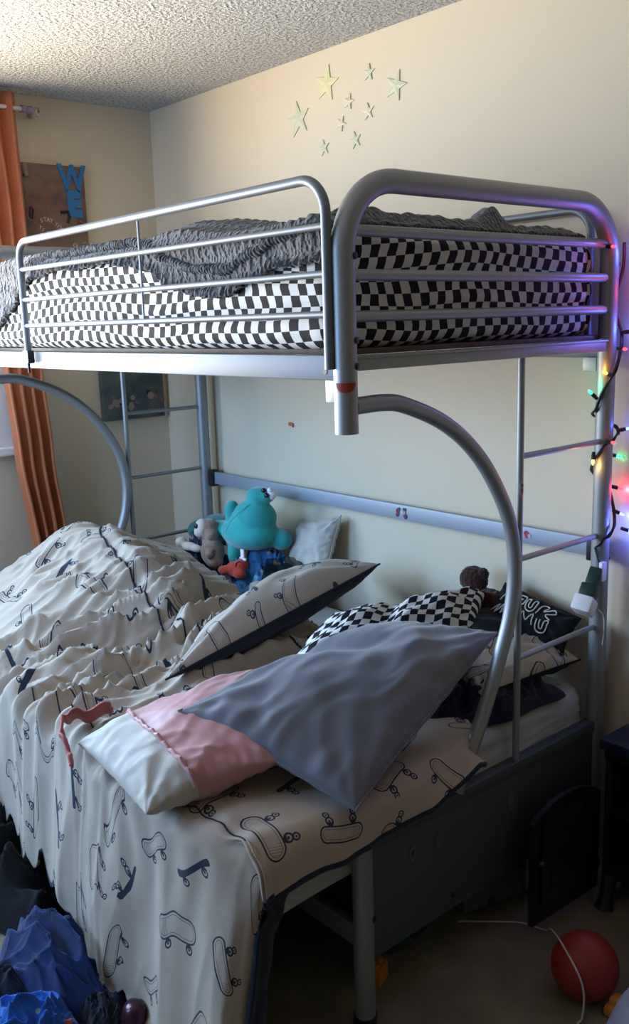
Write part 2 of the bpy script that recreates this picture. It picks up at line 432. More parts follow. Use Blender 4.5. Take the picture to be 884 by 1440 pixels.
part('side_rail', chan(-.062, -.040, .215, .275), M_rail, bed)
bm = bmesh.new()
for k in range(13): box(bm, (-1.06, .06 + k * .155, .275), (-.07, .15 + k * .155, .292))
box(bm, (-1.06, .05, .292), (-.07, L - .05, .384)); part('lower_deck', bm, M_dark, bed)
bm = bmesh.new(); box(bm, (-1.045, .012, 1.6675), (-.062, L - .02, 1.680), .002); part('upper_deck', bm, M_wood, bed)
# guard rails: bent tube, three thin bars, thin middle rod, clamps
def guard(x, y0, y1, zn, zf, side):
    bm = bmesh.new(); tube(bm, fillet([(x, y0, 1.640), (x, y0, zn), (x, y1, zf), (x, y1, 1.640)], [.075, .055], 9), .0112, 16)
    g = part('guard_rail', bm, M_rail, bed)
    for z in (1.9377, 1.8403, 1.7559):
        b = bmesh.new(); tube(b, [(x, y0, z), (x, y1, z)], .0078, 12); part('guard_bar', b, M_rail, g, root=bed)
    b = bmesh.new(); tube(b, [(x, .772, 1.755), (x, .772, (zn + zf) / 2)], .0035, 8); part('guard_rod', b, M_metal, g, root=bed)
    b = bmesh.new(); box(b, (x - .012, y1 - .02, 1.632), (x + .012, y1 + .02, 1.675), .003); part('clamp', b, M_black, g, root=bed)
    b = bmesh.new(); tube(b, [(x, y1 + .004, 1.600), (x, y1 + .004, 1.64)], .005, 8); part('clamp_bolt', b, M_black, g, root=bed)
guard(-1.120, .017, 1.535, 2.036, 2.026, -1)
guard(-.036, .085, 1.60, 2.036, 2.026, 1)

# ================================================================ MATTRESSES
def mattress(name, lo, hi, r, mats, wr, uvwarp, label, cat, bulge=None):
    lo = V(lo); hi = V(hi); bm = bmesh.new()
    # perimeter of a rounded rectangle
    rc = .07; per = []
    cs = [(hi.x - rc, lo.y + rc, -90), (hi.x - rc, hi.y - rc, 0), (lo.x + rc, hi.y - rc, 90), (lo.x + rc, lo.y + rc, 180)]
    prof = []
    H = hi.z - lo.z
    for k in range(7): a = -PI / 2 + PI / 2 * k / 6; prof.append((r * (math.cos(a) - 1), lo.z + r + r * math.sin(a)))
    ns = 34
    for k in range(1, ns): prof.append((0, lo.z + r + (H - 2 * r) * k / ns))
    for k in range(9): a = PI / 2 * k / 8; prof.append((r * (math.cos(a) - 1), hi.z - r + r * math.sin(a)))
    for k in range(1, 14): prof.append((-r - .030 * k, hi.z))
    pts = []
    for i in range(4):
        cx, cy, a0 = cs[i]
        for k in range(7):
            a = math.radians(a0 + 90 * k / 6); pts.append((cx + rc * math.cos(a), cy + rc * math.sin(a), math.cos(a), math.sin(a)))
        nx, ny, a1 = cs[(i + 1) % 4]; a = math.radians(a0 + 90)
        p0 = V((cx + rc * math.cos(a), cy + rc * math.sin(a))); p1 = V((nx + rc * math.cos(a), ny + rc * math.sin(a)))
        n = int((p1 - p0).length / .018)
        for k in range(1, n): q = p0.lerp(p1, k / n); pts.append((q.x, q.y, math.cos(a), math.sin(a)))
    uvl = bm.loops.layers.uv.verify(); arc = [0]
    m = len(pts)
    for i in range(m): arc.append(arc[-1] + math.hypot(pts[(i + 1) % m][0] - pts[i][0], pts[(i + 1) % m][1] - pts[i][1]))
    va = [0]
    for k in range(1, len(prof)): va.append(va[-1] + math.hypot(prof[k][0] - prof[k - 1][0], prof[k][1] - prof[k - 1][1]))
    rows = []
    for k, (off, z) in enumerate(prof):
        row = []
        for i, (x, y, nx, ny) in enumerate(pts):
            o = off; zz = z
            if off > -r * .9:
                t = (z - lo.z) / H
                o += wr * (NB(x * 5 + 3, y * 5, z * 26) * .9 + NB(x * 11, y * 11, z * 50 + 5) * .5)
                if bulge: o += bulge(t)
            zz += wr * .7 * NB(x * 4, y * 4, z * 3 + 9)
            row.append(bm.verts.new((x + nx * o, y + ny * o, zz)))
        rows.append(row)
    for k in range(len(prof) - 1):
        for i in range(m):
            j = (i + 1) % m; f = bm.faces.new((rows[k][i], rows[k][j], rows[k + 1][j], rows[k + 1][i]))
            for l, (ii, kk) in zip(f.loops, ((i, k), (i + 1, k), (i + 1, k + 1), (i, k + 1))):
                u, v = arc[ii], va[kk]
                l[uvl].uv = (u + uvwarp * NB(u * 3.1, v * 9) + uvwarp * .4 * NB(u * 9, v * 20), v + uvwarp * 1.3 * NB(u * 2.3 + 7, v * 4))
    bm.faces.new(rows[-1]); bm.faces.new(list(reversed(rows[0])))
    o = obj(name, bm, mats); return tag(o, label, cat)
mattress('mattress', (-1.076, .032, 1.681), (-.062, L - .036, 1.940), .034, M_check, .007, .020,
         'upper bunk mattress in a black and white checkered sheet', 'mattress', lambda t: .008 * abs(math.sin(t * 3 * PI)) - .006)
mattress('mattress', (-1.415, .024, .385), (-.068, L - .03, .612), .045, M_sheet, .006, 0,
         'wide lower bunk mattress in a white fitted sheet under the skateboard comforter', 'mattress')

# ================================================================ GREY KNIT BLANKET on the upper bunk
def drop_k(y):   # how far the blanket hangs over the front edge
    return interp([(.03, .012), (.10, .02), (.22, .03), (.30, .055), (.414, .088), (.56, .080), (.666, .055), (.80, .005), (.90, -.02), (1.3, -.03), (1.50, .0), (1.62, .03), (1.72, .10), (1.85, .16), (2.03, .18)], y)
def blanket(u, v):
    y = .095 + (1.995 - .095) * v
    near = .065 + .02 * NB(u * 5, 2) 
    y = near + (2.0 - near) * v
    s = u * (1.02 + max(0, drop_k(y) + .03))          # arc length from the wall side
    xr = -.085 - .02 * NB(y * 4, 1); xf = -1.062
    top = xr - xf
    z = 1.947
    cab = abs(math.sin(PI * s / .055)); br = math.sin(2 * PI * y / .034 + (PI if int(s / .055) % 2 else 0) + 3.0 * (s / .055 % 1))
    kn = .0035 * cab * (1 + .6 * br)
    fold = .038 * max(0, NB(s * 3.0 + 4, y * 2.6 + 1.7) + .12) + .020 * ridge(s * 2.2 + y * 1.5, y * 1.2 - s)
    fold += .045 * math.exp(-((y - .12) / .06) ** 2) * (.55 * math.exp(-((s - .63) / .10) ** 2) + .9 * math.exp(-((s - .36) / .05) ** 2) + .35 * math.exp(-((s - .85) / .12) ** 2) + .35 * math.exp(-((s - .50) / .12) ** 2))
    fold += .030 * math.exp(-((s - .86) / .10) ** 2) * sst(.2, .5, y)
    edge = sst(0, .05, s) * sst(0, .02, v) * sst(0, .02, 1 - v)
    rim = .010 * math.exp(-((v - .012) / .012) ** 2)
    z += (fold * edge + kn + rim + .004)
    if s <= top: x = xr - s; 
    else:
        d = s - top; r = .03
        x = xf - min(d, r * .7) * .75 - .010; z -= max(0, d - .004)
        hem = 1 - sst(.0, .035, (1 - u) * 1.05)
        x -= .007 * hem * (1 + .7 * math.sin(2 * PI * y / .016)) + .005 * NB(y * 18, d * 9) + kn
        z -= .0
    # sagging end beyond the guard rail and the far hem
    if v > .96: z -= .02 * sst(.96, 1, v)
    return V((x, y, z))
bm = bmesh.new(); grid(bm, 230, 420, blanket)
o = obj('knit_blanket', bm, M_knit); solid(o, .012, 1.0)
tag(o, 'grey cable knit blanket bunched over the upper checkered mattress', 'blanket')
bm = bmesh.new(); pp = []; rr = []
for k in range(560):
    y = .10 + (1.62 - .10) * k / 559; dz = drop_k(y)
    pp.append((-1.078 - .012 * sst(0, .04, dz) + .004 * NB(y * 9, 2), y, 1.962 - max(-.012, dz) + .006 * NB(y * 12, 5))); rr.append((.0125 + .003 * NB(y * 6, 8)) * (1 + .16 * math.sin(2 * PI * y / .0125)))
tube(bm, pp, rr, 12); part('ribbed_edge', bm, M_knit, o, sharp=0)

# ================================================================ COMFORTER on the lower bunk
XF = -1.425
def xright(y): return interp([(-.03, -.69), (.05, -.585), (.16, -.40), (.30, -.30), (.8, -.34), (1.26, -.43), (1.6, -.40), (1.98, -.31), (2.05, -.30)], y)
def hemz(y): return interp([(-.03, .14), (.06, .13), (.20, .03), (.35, .015), (.525, .03), (.70, .08), (.88, .149), (1.1, .175), (1.33, .22), (2.05, .26)], y)
def topz(x, y):
    q_ = abs(x + .74); m = max(0, 1.03 - math.sqrt(q_ * q_ + .0016) / (.66 if x > -.74 else .59)) * sst(.90, 1.95, y)
    z = .640 + .272 * m + .05 * sst(1.0, 1.7, y) * (1 - sst(.1, .4, abs(x + .95)))
    f = sst(.30, .55, y) * (1 - .66 * sst(1.30, 1.75, y))
    f *= 1 - .75 * sst(-.66, -.48, x) * sst(.95, 1.15, y)
    wx, wy = x * 2.0 + .5 * NB(x * 2, y * 3), y * 8.5 + 1.1 * NB(x * 2.2 + 5, y * 2)
    z += 1.2 * f * (.055 * ridge(wx * .75, wy * .60) + .050 * ridge(wx * 1.3 + 9, wy * 1.25) ** 1.5 + .022 * ridge(x * 5, y * 20 + 3 * NB(x * 3, y * 3)) - .03)
    z += .016 * NB(x * 3, y * 3 + 8) + .006 * NB(x * 9, y * 9)
    # folded-over brighter flap on the wall side: a raised step along its piping
    z += .030 * sst(0, .05, x - flapx(y)) * sst(.9, 1.05, y)
    # boxed seam along the front edge puckers the cloth
    z -= .010 * math.exp(-((x + 1.40) / .012) ** 2)
    z += .006 * math.sin(y * 70 + 2 * NB(x * 5, y * 8)) * math.exp(-((x + 1.385) / .05) ** 2)
    return z
def flapx(y): return interp([(.90, -.80), (1.09, -.845), (1.277, -.86), (1.512, -.84), (1.743, -.79), (1.958, -.69), (2.05, -.66)], y)
NEAR_E = .105
def comf(u, v):
    yl = 2.035; tot = yl + .03 + NEAR_E
    sy = v * tot; e = 0
    y = yl - sy; y0 = y; dn = max(0, .015 - y)
    if y < -.03: e = -.03 - y; y = -.03
    xr = xright(y); top = xr - XF; r = .055
    hl = max(.1, .64 - hemz(y))
    s = u * (top + hl)
    if s <= top - .02:
        x = xr - s; z = topz(x, y)
        edge = sst(0, .03, s); z = .622 + (z - .622) * (.35 + .65 * edge)
        if dn > 0:
            k = .12 + .88 * sst(.70, .98, -x); rn = .06; am = 1.40 * k
            a = min(dn / rn, am); rest = max(0, dn - rn * am)
            y = .015 - rn * math.sin(a) - rest * math.cos(am) * .6 + .006 * NB(x * 14, dn * 9) * (dn / .1)
            z -= rn * (1 - math.cos(a)) + rest * math.sin(am) + .010 * dn / .1 * NB(x * 9, 4)
        return V((x, y, z))
    d = s - (top - .02)
    z0 = topz(XF + .02, y)
    a = min(d / r, PI / 2 * .93)
    x = XF + .02 - r * math.sin(a) ; z = z0 - r * (1 - math.cos(a))
    rest = max(0, d - r * PI / 2 * .93)
    z -= rest; x -= rest * .07
    fall = sst(0, .35, rest)
    n = NB(y * 6.5 + 2, z * 1.3) * .022 + ridge(y * 3.8 + .4 * z, z * .6 + 3) * .026 + .006 * ridge(y * 7 + 1.5 * z, z * 2 + 3) - .012
    x -= n * (.25 + .75 * fall) * sst(0, .05, d)
    x += .004 * math.sin(y * 60 + 3 * NB(y * 4, z * 5)) * (1 - fall)
    hz = hemz(y)
    if z < .05: x -= (.05 - z) * .8; z = max(z, .012 + .01 * NB(y * 9, x * 9))

    if dn > 0:                          # the near edge droops with the top and hangs straight below
        am = 1.40; rn = .06; a2 = min(dn / rn, am); rs = max(0, dn - rn * am); w = math.exp(-d / .16)
        y = .015 - (rn * math.sin(a2) + rs * .1) * (.25 + .75 * w) + .004 * NB(z * 14, dn * 9)
        z -= (rn * (1 - math.cos(a2)) + rs) * w
        x += dn * .35 * (1 - w)
    c = 1 - sst(-.03, .16, y0); x += .060 * c * math.exp(-max(0, d - .05) / .25) * sst(0, .05, d)
    return V((x, y, z))
NU, NV = 270, 300
pos_cache = {}
def comf_uv(u, v):
    y = 2.035 - v * (2.035 + .03 + NEAR_E); yy = max(y, -.03)
    return ((u * (xright(yy) - XF + .64 - hemz(yy))) + (-xright(yy)) + 1.7 + .03 * NB(u * 6, v * 6), y + 3.2 + .02 * NB(u * 5 + 4, v * 7))
def comf_mat(u, v):
    y = 2.035 - v * (2.035 + .03 + NEAR_E)
    if y > -.03: return 0
    e = -.03 - y; x = u * (xright(-.03) - XF + .5)
    return 1 if e > NEAR_E - .016 else 0
bm = bmesh.new(); grid(bm, NU, NV, comf, comf_uv, comf_mat)
comforter = obj('comforter', bm, [M_duvet, M_navy]); solid(comforter, .010, -1.0 if False else 1.0)
comforter.modifiers['thickness'].offset = -1.0
tag(comforter, 'rumpled off-white skateboard print comforter hanging over the front of the lower bunk', 'comforter')
bm = bmesh.new()
pp = []
for k in range(70):
    y = .92 + (2.0 - .92) * k / 69; x = flapx(y) + .010 * NB(y * 9, 1); pp.append((x, y, topz(x, y) + .004))
tube(bm, pp, .0035, 8)
o = part('piping', bm, M_navy, comforter, label='dark piping along the folded edge')
bm = bmesh.new(); pp = []
for k in range(110):
    y = .02 + 1.1 * k / 109; x = -1.400 + .006 * NB(y * 30, 2); pp.append((x, y, topz(x, y) + .001))
tube(bm, pp, .0022, 6); part('seam', bm, M_navy, comforter)
# navy lining hanging behind the near corner
def lining(u, v):
    z = .545 - v * .50; x0 = interp([(.05, -1.46), (.2, -1.45), (.40, -1.42), (.5, -1.375), (.545, -1.33)], z)
    x1 = interp([(.05, -1.40), (.26, -1.385), (.36, -1.36), (.45, -1.32), (.545, -1.26)], z)
    x = x0 + (x1 - x0) * u
    return V((x, -.012 + .010 * NB(x * 22, z * 9) + .022 * u, z + .01 * NB(x * 14, 3)))
bm = bmesh.new(); grid(bm, 16, 40, lining)
o = part('lining', bm, M_navy, comforter, label='dark navy underside of the comforter'); solid(o, .012)
# ================================================================ PILLOWS
def pillow_fn(cor, T, conc=.07, wr=.012, pw=.42, seed=0, sag=0, lobe=None, corner_wr=.010, under=.9):
    a, b, c, d = [V(p) for p in cor]
    nrm = (b - a).cross(d - a) + (d - c).cross(b - c) if False else ((b - a).cross(c - b) + (d - c).cross(a - d)).normalized()
    def f(s, t, side):
        # s,t in -1..1 ; corners a(-,-) b(+,-) c(+,+) d(-,+)
        s2 = s * (1 - conc * (1 - t * t)); t2 = t * (1 - conc * (1 - s * s))
        p = a * (1 - s2) * (1 - t2) / 4 + b * (1 + s2) * (1 - t2) / 4 + c * (1 + s2) * (1 + t2) / 4 + d * (1 - s2) * (1 + t2) / 4
        h = (max(0, (1 - s * s) * (1 - t * t))) ** pw
        x, y = s * 2.0 + seed * 7.1, t * 2.0 + seed * 3.3 + side * 5
        w = wr * (NB(x * 1.1, y * 1.1) * 1.2 + .7 * ridge(x * .9 + y * .5, y * .7, seed) - .3)
        w += wr * .5 * ridge(x * 1.5 - y * .8 + NB(x, y), y * .35 + .2 * x, seed + 2) - wr * .2 + wr * .10 * NB(x * 3.1, y * 4.3, seed)
        # puckers that run in from the four corners and the seams
        ca = math.atan2(1.02 - abs(t), 1.02 - abs(s)); cr = max(0, 1 - math.hypot(1 - abs(s), 1 - abs(t)) / 1.0)
        w += corner_wr * cr * math.sin(ca * 11 + seed) * (1 - cr * .4)
        edge = max(abs(s), abs(t))
        w += corner_wr * .45 * sst(.72, .98, edge) * math.sin((s if abs(t) > abs(s) else t) * 26 + 3 * NB(s * 4, t * 4, seed))
        hh = T / 2 * h * (1 if side > 0 else under) + w * min(1, h * 1.6)
        if lobe: hh *= lobe(s, t)
        p = p + nrm * (hh if side > 0 else -hh) 
        p.z -= sag * (s * s * t * t)
        return p
    return f, nrm
def pillow(name, cor, T, mats, label, group=None, n=64, back=0, trim=None, cat='pillow', uvrot=0, seamr=.0035, frontmat=None, **kw):
    f, nrm = pillow_fn(cor, T, **kw); bm = bmesh.new(); uvl = bm.loops.layers.uv.verify()
    a, b, c, d = [V(p) for p in cor]; W = (b - a).length; Hh = (d - a).length
    def q(i): t = i / n * 2 - 1; return math.sin(t * PI / 2)
    rim = {}
    for side in (1, -1):
        vs = []
        for i in range(n + 1):
            row = []
            for j in range(n + 1):
                border = i in (0, n) or j in (0, n)
                if border and (i, j) in rim: row.append(rim[(i, j)]); continue
                v = bm.verts.new(f(q(i), q(j), side))
                if border: rim[(i, j)] = v
                row.append(v)
            vs.append(row)
        for i in range(n):
            for j in range(n):
                idx = ((i, j), (i + 1, j), (i + 1, j + 1), (i, j + 1))
                if side < 0: idx = tuple(reversed(idx))
                fc = bm.faces.new([vs[x][y] for x, y in idx])
                fc.material_index = (frontmat(q(i), q(j)) if frontmat else (back if side < 0 else 0))
                for l, (x, y) in zip(fc.loops, idx):
                    uu, vv = q(x) * W / 2, q(y) * Hh / 2
                    sd = kw.get('seed', 0)
                    uu += .008 * NB(uu * 9, vv * 9, sd); vv += .008 * NB(uu * 9 + 5, vv * 9, sd)
                    if uvrot: uu, vv = uu * math.cos(uvrot) - vv * math.sin(uvrot), uu * math.sin(uvrot) + vv * math.cos(uvrot)
                    l[uvl].uv = (uu + sd * 3.1 + 5, vv + sd * 1.7 + 5)
    o = obj(name, bm, mats); tag(o, label, cat, group)
    if trim:
        pts = []
        for k in range(4 * 24):
            e, t = divmod(k, 24); t = t / 24 * 2 - 1
            s_, t_ = ((t, -1), (1, t), (-t, 1), (-1, -t))[e]; pts.append(f(s_, t_, 1))
        bm = bmesh.new(); tube(bm, pts, seamr, 8, closed=True); part('piping', bm, trim, o)
    return o, f
# large grey pillow in front
pillow('pillow', [(-1.340, .360, .815), (-1.155, -.070, .650), (-.480, .060, .875), (-.540, .490, .800)], .21, M_grey,
       'large shiny grey pillow leaning by the near end of the lower bunk', seed=12, wr=.011, conc=.035, trim=M_grey, pw=.5, lobe=lambda s, t: 1 - .42 * math.exp(-((t - .28 - .25 * s) / .17) ** 2) * (1 - sst(-.5, .5, s)))
# pink pillowcase half pulled off its ivory pillow
o, pf = pillow('pillow', [(-1.500, .600, .700), (-1.530, .215, .672), (-1.215, .120, .725), (-1.000, .500, .790)], .17, [M_pink, M_ivory],
       'pink satin pillow half out of its case with an ivory end showing', seed=2, wr=.010, conc=.05, n=80, corner_wr=.008,
       frontmat=lambda s, t: 1 if t < -.46 + .10 * s + .10 * s * s else 0)
def flap(u, v):
    pts = catmull([(-1.350, .690, .715), (-1.425, .712, .716), (-1.480, .715, .722), (-1.525, .640, .712), (-1.540, .570, .690), (-1.560, .520, .690)], 10)
    p = pts[min(len(pts) - 1, int(u * (len(pts) - 1)))]
    return V(p) + V((-.018 * (v - .5) + .01 * NB(u * 9, v * 3), -.03 * (v - .5), (.050 - .025 * u) * (v - .35) + .008 * math.sin(u * 30)))
bm = bmesh.new(); grid(bm, 50, 8, flap); fl = part('pillowcase_flap', bm, M_rose, o, label='twisted rose-red inside edge of the pillowcase'); solid(fl, .006)
bm = bmesh.new()
pp = []
for k in range(40):
    s = -1 + 2 * k / 39; t = -.46 + .10 * s + .10 * s * s; p = pf(s * .995, t, 1); pp.append(p + V((0, 0, .003 + .003 * math.sin(k * 1.9))))
tube(bm, pp, .0055, 8); part('pillowcase_hem', bm, M_pink, o)
# white skateboard pillow with a navy back
pillow('pillow', [(-1.150, .735, .735), (-.205, .800, .885), (-.110, 1.060, .785), (-.790, .960, .690)], .25, [M_skpil, M_navy],
       'white skateboard print pillow with navy back propped behind the checkered pillow', back=1, seed=3, wr=.010, conc=.05, trim=M_navy, pw=.5, under=.42)
# checkered pillow, folded in the middle
pillow('pillow', [(-.900, .540, .705), (-.300, .290, .770), (-.135, .375, .850), (-.600, .660, .785)], .20, M_check2,
       'black and white checkered pillow squeezed between grey and white pillows', seed=4, wr=.016, conc=.03, uvrot=0,
       lobe=lambda s, t: 1 - .38 * math.exp(-((s + .05) / .16) ** 2))
# skateboard pillow at the near corner, its dark back showing
pillow('pillow', [(-.520, .085, .690), (-.105, .035, .700), (-.110, .290, .735), (-.430, .350, .700)], .12, [M_skpil, M_blackcl],
       'white skateboard print pillow lying in the corner by the ladder', back=1, seed=5, wr=.012, trim=M_blackcl, conc=.05)
# navy pillow beneath
pillow('pillow', [(-.560, .330, .700), (-.090, .130, .740), (-.085, .420, .780), (-.480, .560, .700)], .15, M_navy,
       'dark navy pillow showing between the checkered pillow and the graffiti cushion', seed=6, wr=.010)
# black cushion with white outlined lettering
o, pf = pillow('cushion', [(-.175, .375, .765), (-.155, .060, .725), (-.070, .055, .820), (-.075, .345, .880)], .09, M_blackcl,
       'black cushion with white outlined graffiti lettering against the wall', seed=7, wr=.006, cat='cushion')
glyph = [[(-.80, .1), (-.72, .75), (-.55, .75), (-.52, .3), (-.62, .1), (-.66, .5), (-.58, .55)], [(-.86, -.5), (-.70, -.1), (-.76, -.55), (-.58, -.05), (-.62, -.5), (-.52, -.2)],
         [(-.40, .2), (-.44, .65), (-.22, .78), (-.16, .42), (-.30, .2), (-.34, .5), (-.24, .56)], [(-.12, .7), (-.08, .2), (.10, .12), (.14, .7), (.06, .72), (.05, .34), (-.02, .34), (-.04, .72), (-.12, .7)],
         [(-.46, -.1), (-.28, .05), (-.22, -.12), (-.34, -.2), (-.22, -.32), (-.34, -.5), (-.46, -.4)], [(-.10, -.6), (-.06, 0), (.08, -.38), (.20, .05), (.26, -.5)],
         [(.22, .15), (.28, .7), (.42, .72), (.36, .4), (.56, .7), (.62, .55), (.44, .28), (.60, .1)], [(.34, -.1), (.38, -.62), (.56, -.62), (.62, -.05), (.54, -.04), (.50, -.44), (.44, -.44), (.42, -.08)]]
bm = bmesh.new()
for gl in glyph:
    pts = [pf(s * .95, t * .95, 1) + V((-.002, 0, .0015)) for s, t, _ in [(p.x, p.y, 0) for p in catmull([(a, b, 0) for a, b in gl], 4)]]
    tube(bm, pts, .0022, 6)
part('lettering', bm, M_cordw, o, label='white outlined graffiti lettering')
# small pillow leaning on the wall at the far end
pillow('pillow', [(-.130, 1.440, .690), (-.120, 1.185, .755), (-.045, 1.175, .985), (-.045, 1.430, .915)], .10, M_ivory,
       'small white pillow standing against the wall beside the teal plush', seed=8, wr=.008, conc=.05, trim=M_ivory)

# ================================================================ SOFT TOYS AND CLUTTER on the lower bunk
def X(p): return V(p)
t = empty('plush_dinosaur', (-.22, 1.58, .72), 'teal plush toy animal slumped on the pile by the wall', 'soft toy')
blob('body', [((-.21, 1.56, .885), (.105, .150, .072)), ((-.20, 1.555, .925), (.092, .110, .080)), ((-.22, 1.70, .875), (.060, .075, .045)), ((-.205, 1.53, .955), (.085, .105, .075)), ((-.20, 1.52, 1.00), (.050, .054, .055)), ((-.20, 1.505, 1.048), (.050, .058, .038)),
              ((-.19, 1.475, 1.050), (.042, .050, .032)), ((-.23, 1.64, .84), (.040, .042, .085)), ((-.26, 1.60, .80), (.036, .036, .070)), ((-.15, 1.43, .865), (.042, .055, .045)), ((-.25, 1.72, .885), (.06, .07, .035))],
     M_teal, t, .008)
bm = bmesh.new(); ball(bm, (-.185, 1.437, 1.060), (.020, .024, .026), 2); ball(bm, (-.195, 1.432, 1.078), (.012, .014, .012), 2)
part('muzzle', bm, M_white, t, label='white felt muzzle')
for dy, z in ((.012, 1.076), (-.006, 1.058)):
    bm = bmesh.new(); ball(bm, (-.210, 1.444 + dy, z), (.010, .013, .011), 2); part('eye', bm, M_black, t)
bm = bmesh.new(); tube(bm, catmull([(-.325, 1.575, .905), (-.318, 1.54, .955), (-.285, 1.52, .99), (-.25, 1.50, 1.02)], 6), .0015, 6); part('seam', bm, M_teal, t)
bm = bmesh.new(); box(bm, (-.300, 1.490, .800), (-.294, 1.512, .838), .001); box(bm, (-.306, 1.47, .796), (-.300, 1.512, .806), .001); part('care_tag', bm, M_white, t)
t = empty('plush_dinosaur', (-.17, 1.78, .72), 'dark teal plush with a raised stubby tail behind the taupe plush', 'soft toy')
blob('body', [((-.17, 1.83, .85), (.085, .13, .07)), ((-.20, 1.93, .84), (.07, .07, .05)), ((-.20, 1.70, .88), (.05, .06, .05))], M_teal2, t, .010)
blob('tail', [((-.20, 1.695, .955), (.034, .034, .052)), ((-.20, 1.69, .91), (.036, .036, .04))], M_teal, t, .007, 'brighter teal tail')
t = empty('plush_sloth', (-.31, 1.70, .74), 'small taupe plush with a cream face leaning on the teal plush', 'soft toy')
blob('body', [((-.315, 1.69, .800), (.050, .055, .062)), ((-.33, 1.66, .770), (.035, .05, .035)), ((-.30, 1.73, .84), (.035, .035, .035))], M_tan, t, .007)
blob('head', [((-.305, 1.725, .892), (.046, .048, .046)), ((-.315, 1.69, .87), (.03, .03, .03))], M_tan, t, .006)
blob('face', [((-.330, 1.737, .899), (.030, .036, .040)), ((-.338, 1.752, .878), (.02, .026, .022))], M_cream, t, .005, 'cream face')
bm = bmesh.new(); ball(bm, (-.357, 1.742, .910), (.008, .014, .012), 2); part('eye', bm, M_black, t)
bm = bmesh.new(); ball(bm, (-.357, 1.770, .880), (.006, .008, .006), 2); part('nose', bm, M_black, t)
blob('arm', [((-.33, 1.84, .800), (.026, .050, .020)), ((-.335, 1.90, .812), (.026, .03, .024)), ((-.33, 1.79, .80), (.02, .04, .018))], M_cream, t, .006, 'cream arm')
blob('arm', [((-.345, 1.68, .815), (.018, .045, .018)), ((-.36, 1.65, .80), (.018, .022, .018))], M_tan, t, .006)
# red bird-like plush with a round badge
t = empty('plush_toy', (-.31, 1.53, .72), 'small red plush toy with a round black badge beside the blue throw', 'soft toy')
blob('body', [((-.315, 1.535, .752), (.032, .045, .034)), ((-.305, 1.50, .775), (.028, .030, .028)), ((-.340, 1.575, .745), (.024, .035, .02)), ((-.325, 1.49, .742), (.024, .035, .022))], M_red, t, .006)
bm = bmesh.new(); tube(bm, [(-.322 + .010 * math.cos(a), 1.490 - .012 * math.cos(a), .778 + .014 * math.sin(a)) for a in [k * PI / 8 for k in range(16)]], .003, 6, closed=True)
box(bm, (-.328, 1.484, .775), (-.318, 1.494, .780)); part('badge', bm, M_black, t)
# heap of printed throw under the toys
def heap(name, cen, ax, ay, rot, H, m, label, cat, nu=70, seed=0, amp=.5, freq=3.0, thick=.006, base=None, rag=.22, kind=None, stretch=1.0):
    cx, cy, cz = cen; cr, sr_ = math.cos(rot), math.sin(rot)
    def f(u, v):
        a = 2 * PI * v; rr = u
        edge = 1 + rag * (NB(math.cos(a) * 1.6 + seed, math.sin(a) * 1.6) * 1.6)
        x, y = rr * edge * ax * math.cos(a), rr * edge * ay * math.sin(a)
        fx, fy = x * freq * 5.5, y * freq * 5.5 * stretch
        wx = fx + .8 * NB(fx * .6 + 3, fy * .6 + seed); wy = fy + .8 * NB(fx * .6 + 9, fy * .6)
        h = H * (1 - rr ** 2.2) ** .7 * (1 - amp + amp * (1.1 * ridge(wx * .55 + seed, wy * .55) + .55 * ridge(wx * 1.1 + 4, wy * 1.1 + seed))) + .016 * (1 - rr ** 4) * ridge(wx * 2.2, wy * 2.2 + seed)
        return V((cx + x * cr - y * sr_, cy + x * sr_ + y * cr, cz + max(0, h) + .004))
    bm = bmesh.new(); grid(bm, nu, nu * 2, f); bmesh.ops.remove_doubles(bm, verts=bm.verts, dist=.0004)
    bmesh.ops.recalc_face_normals(bm, faces=bm.faces)
    o = obj(name, bm, m); solid(o, thick, -1.0); return tag(o, label, cat)
heap('throw', (-.185, 1.50, .615), .15, .27, .25, .155, M_throw, 'crumpled bright blue printed throw under the teal plush', 'throw', seed=2, freq=4)
heap('throw', (-.25, 1.86, .615), .14, .14, 0, .17, M_webp, 'dark purple web print throw behind the taupe plush', 'throw', seed=5, freq=4)
t = empty('tablet', (-.14, 1.33, .76), 'flat black tablet lying on the blue throw', 'tablet')
Mx = Matrix.Translation((-.225, 1.335, .778)) @ Matrix.Rotation(-.75, 4, 'Z') @ Matrix.Rotation(.10, 4, 'X') @ Matrix.Rotation(-.10, 4, 'Y')
bm = bmesh.new(); box(bm, (-.075, -.115, -.006), (.075, .115, .004), .003, Mx); part('case', bm, M_black, t)
bm = bmesh.new(); box(bm, (-.068, -.105, .004), (.068, .105, .0052), .0005, Mx); part('screen', bm, mat('screen_glass', (.006, .006, .008), .15), t)
bm = bmesh.new(); tube(bm, [(-.345, 1.345, .712), (-.345, 1.345, .734)], [.034, .030], 20); tube(bm, [(-.345, 1.345, .734), (-.345, 1.345, .739)], [.024, .021], 20)
o = obj('jar_lid', bm, M_ivory); flatsm(o); tag(o, 'small cream plastic lid beside the black tablet', 'lid')
heap('sheet', (-.43, .115, .612), .24, .10, -.15, .075, M_navy, 'dark navy sheet bunched on the mattress edge behind the ladder', 'sheet', 60, 21, .5, 3.5)
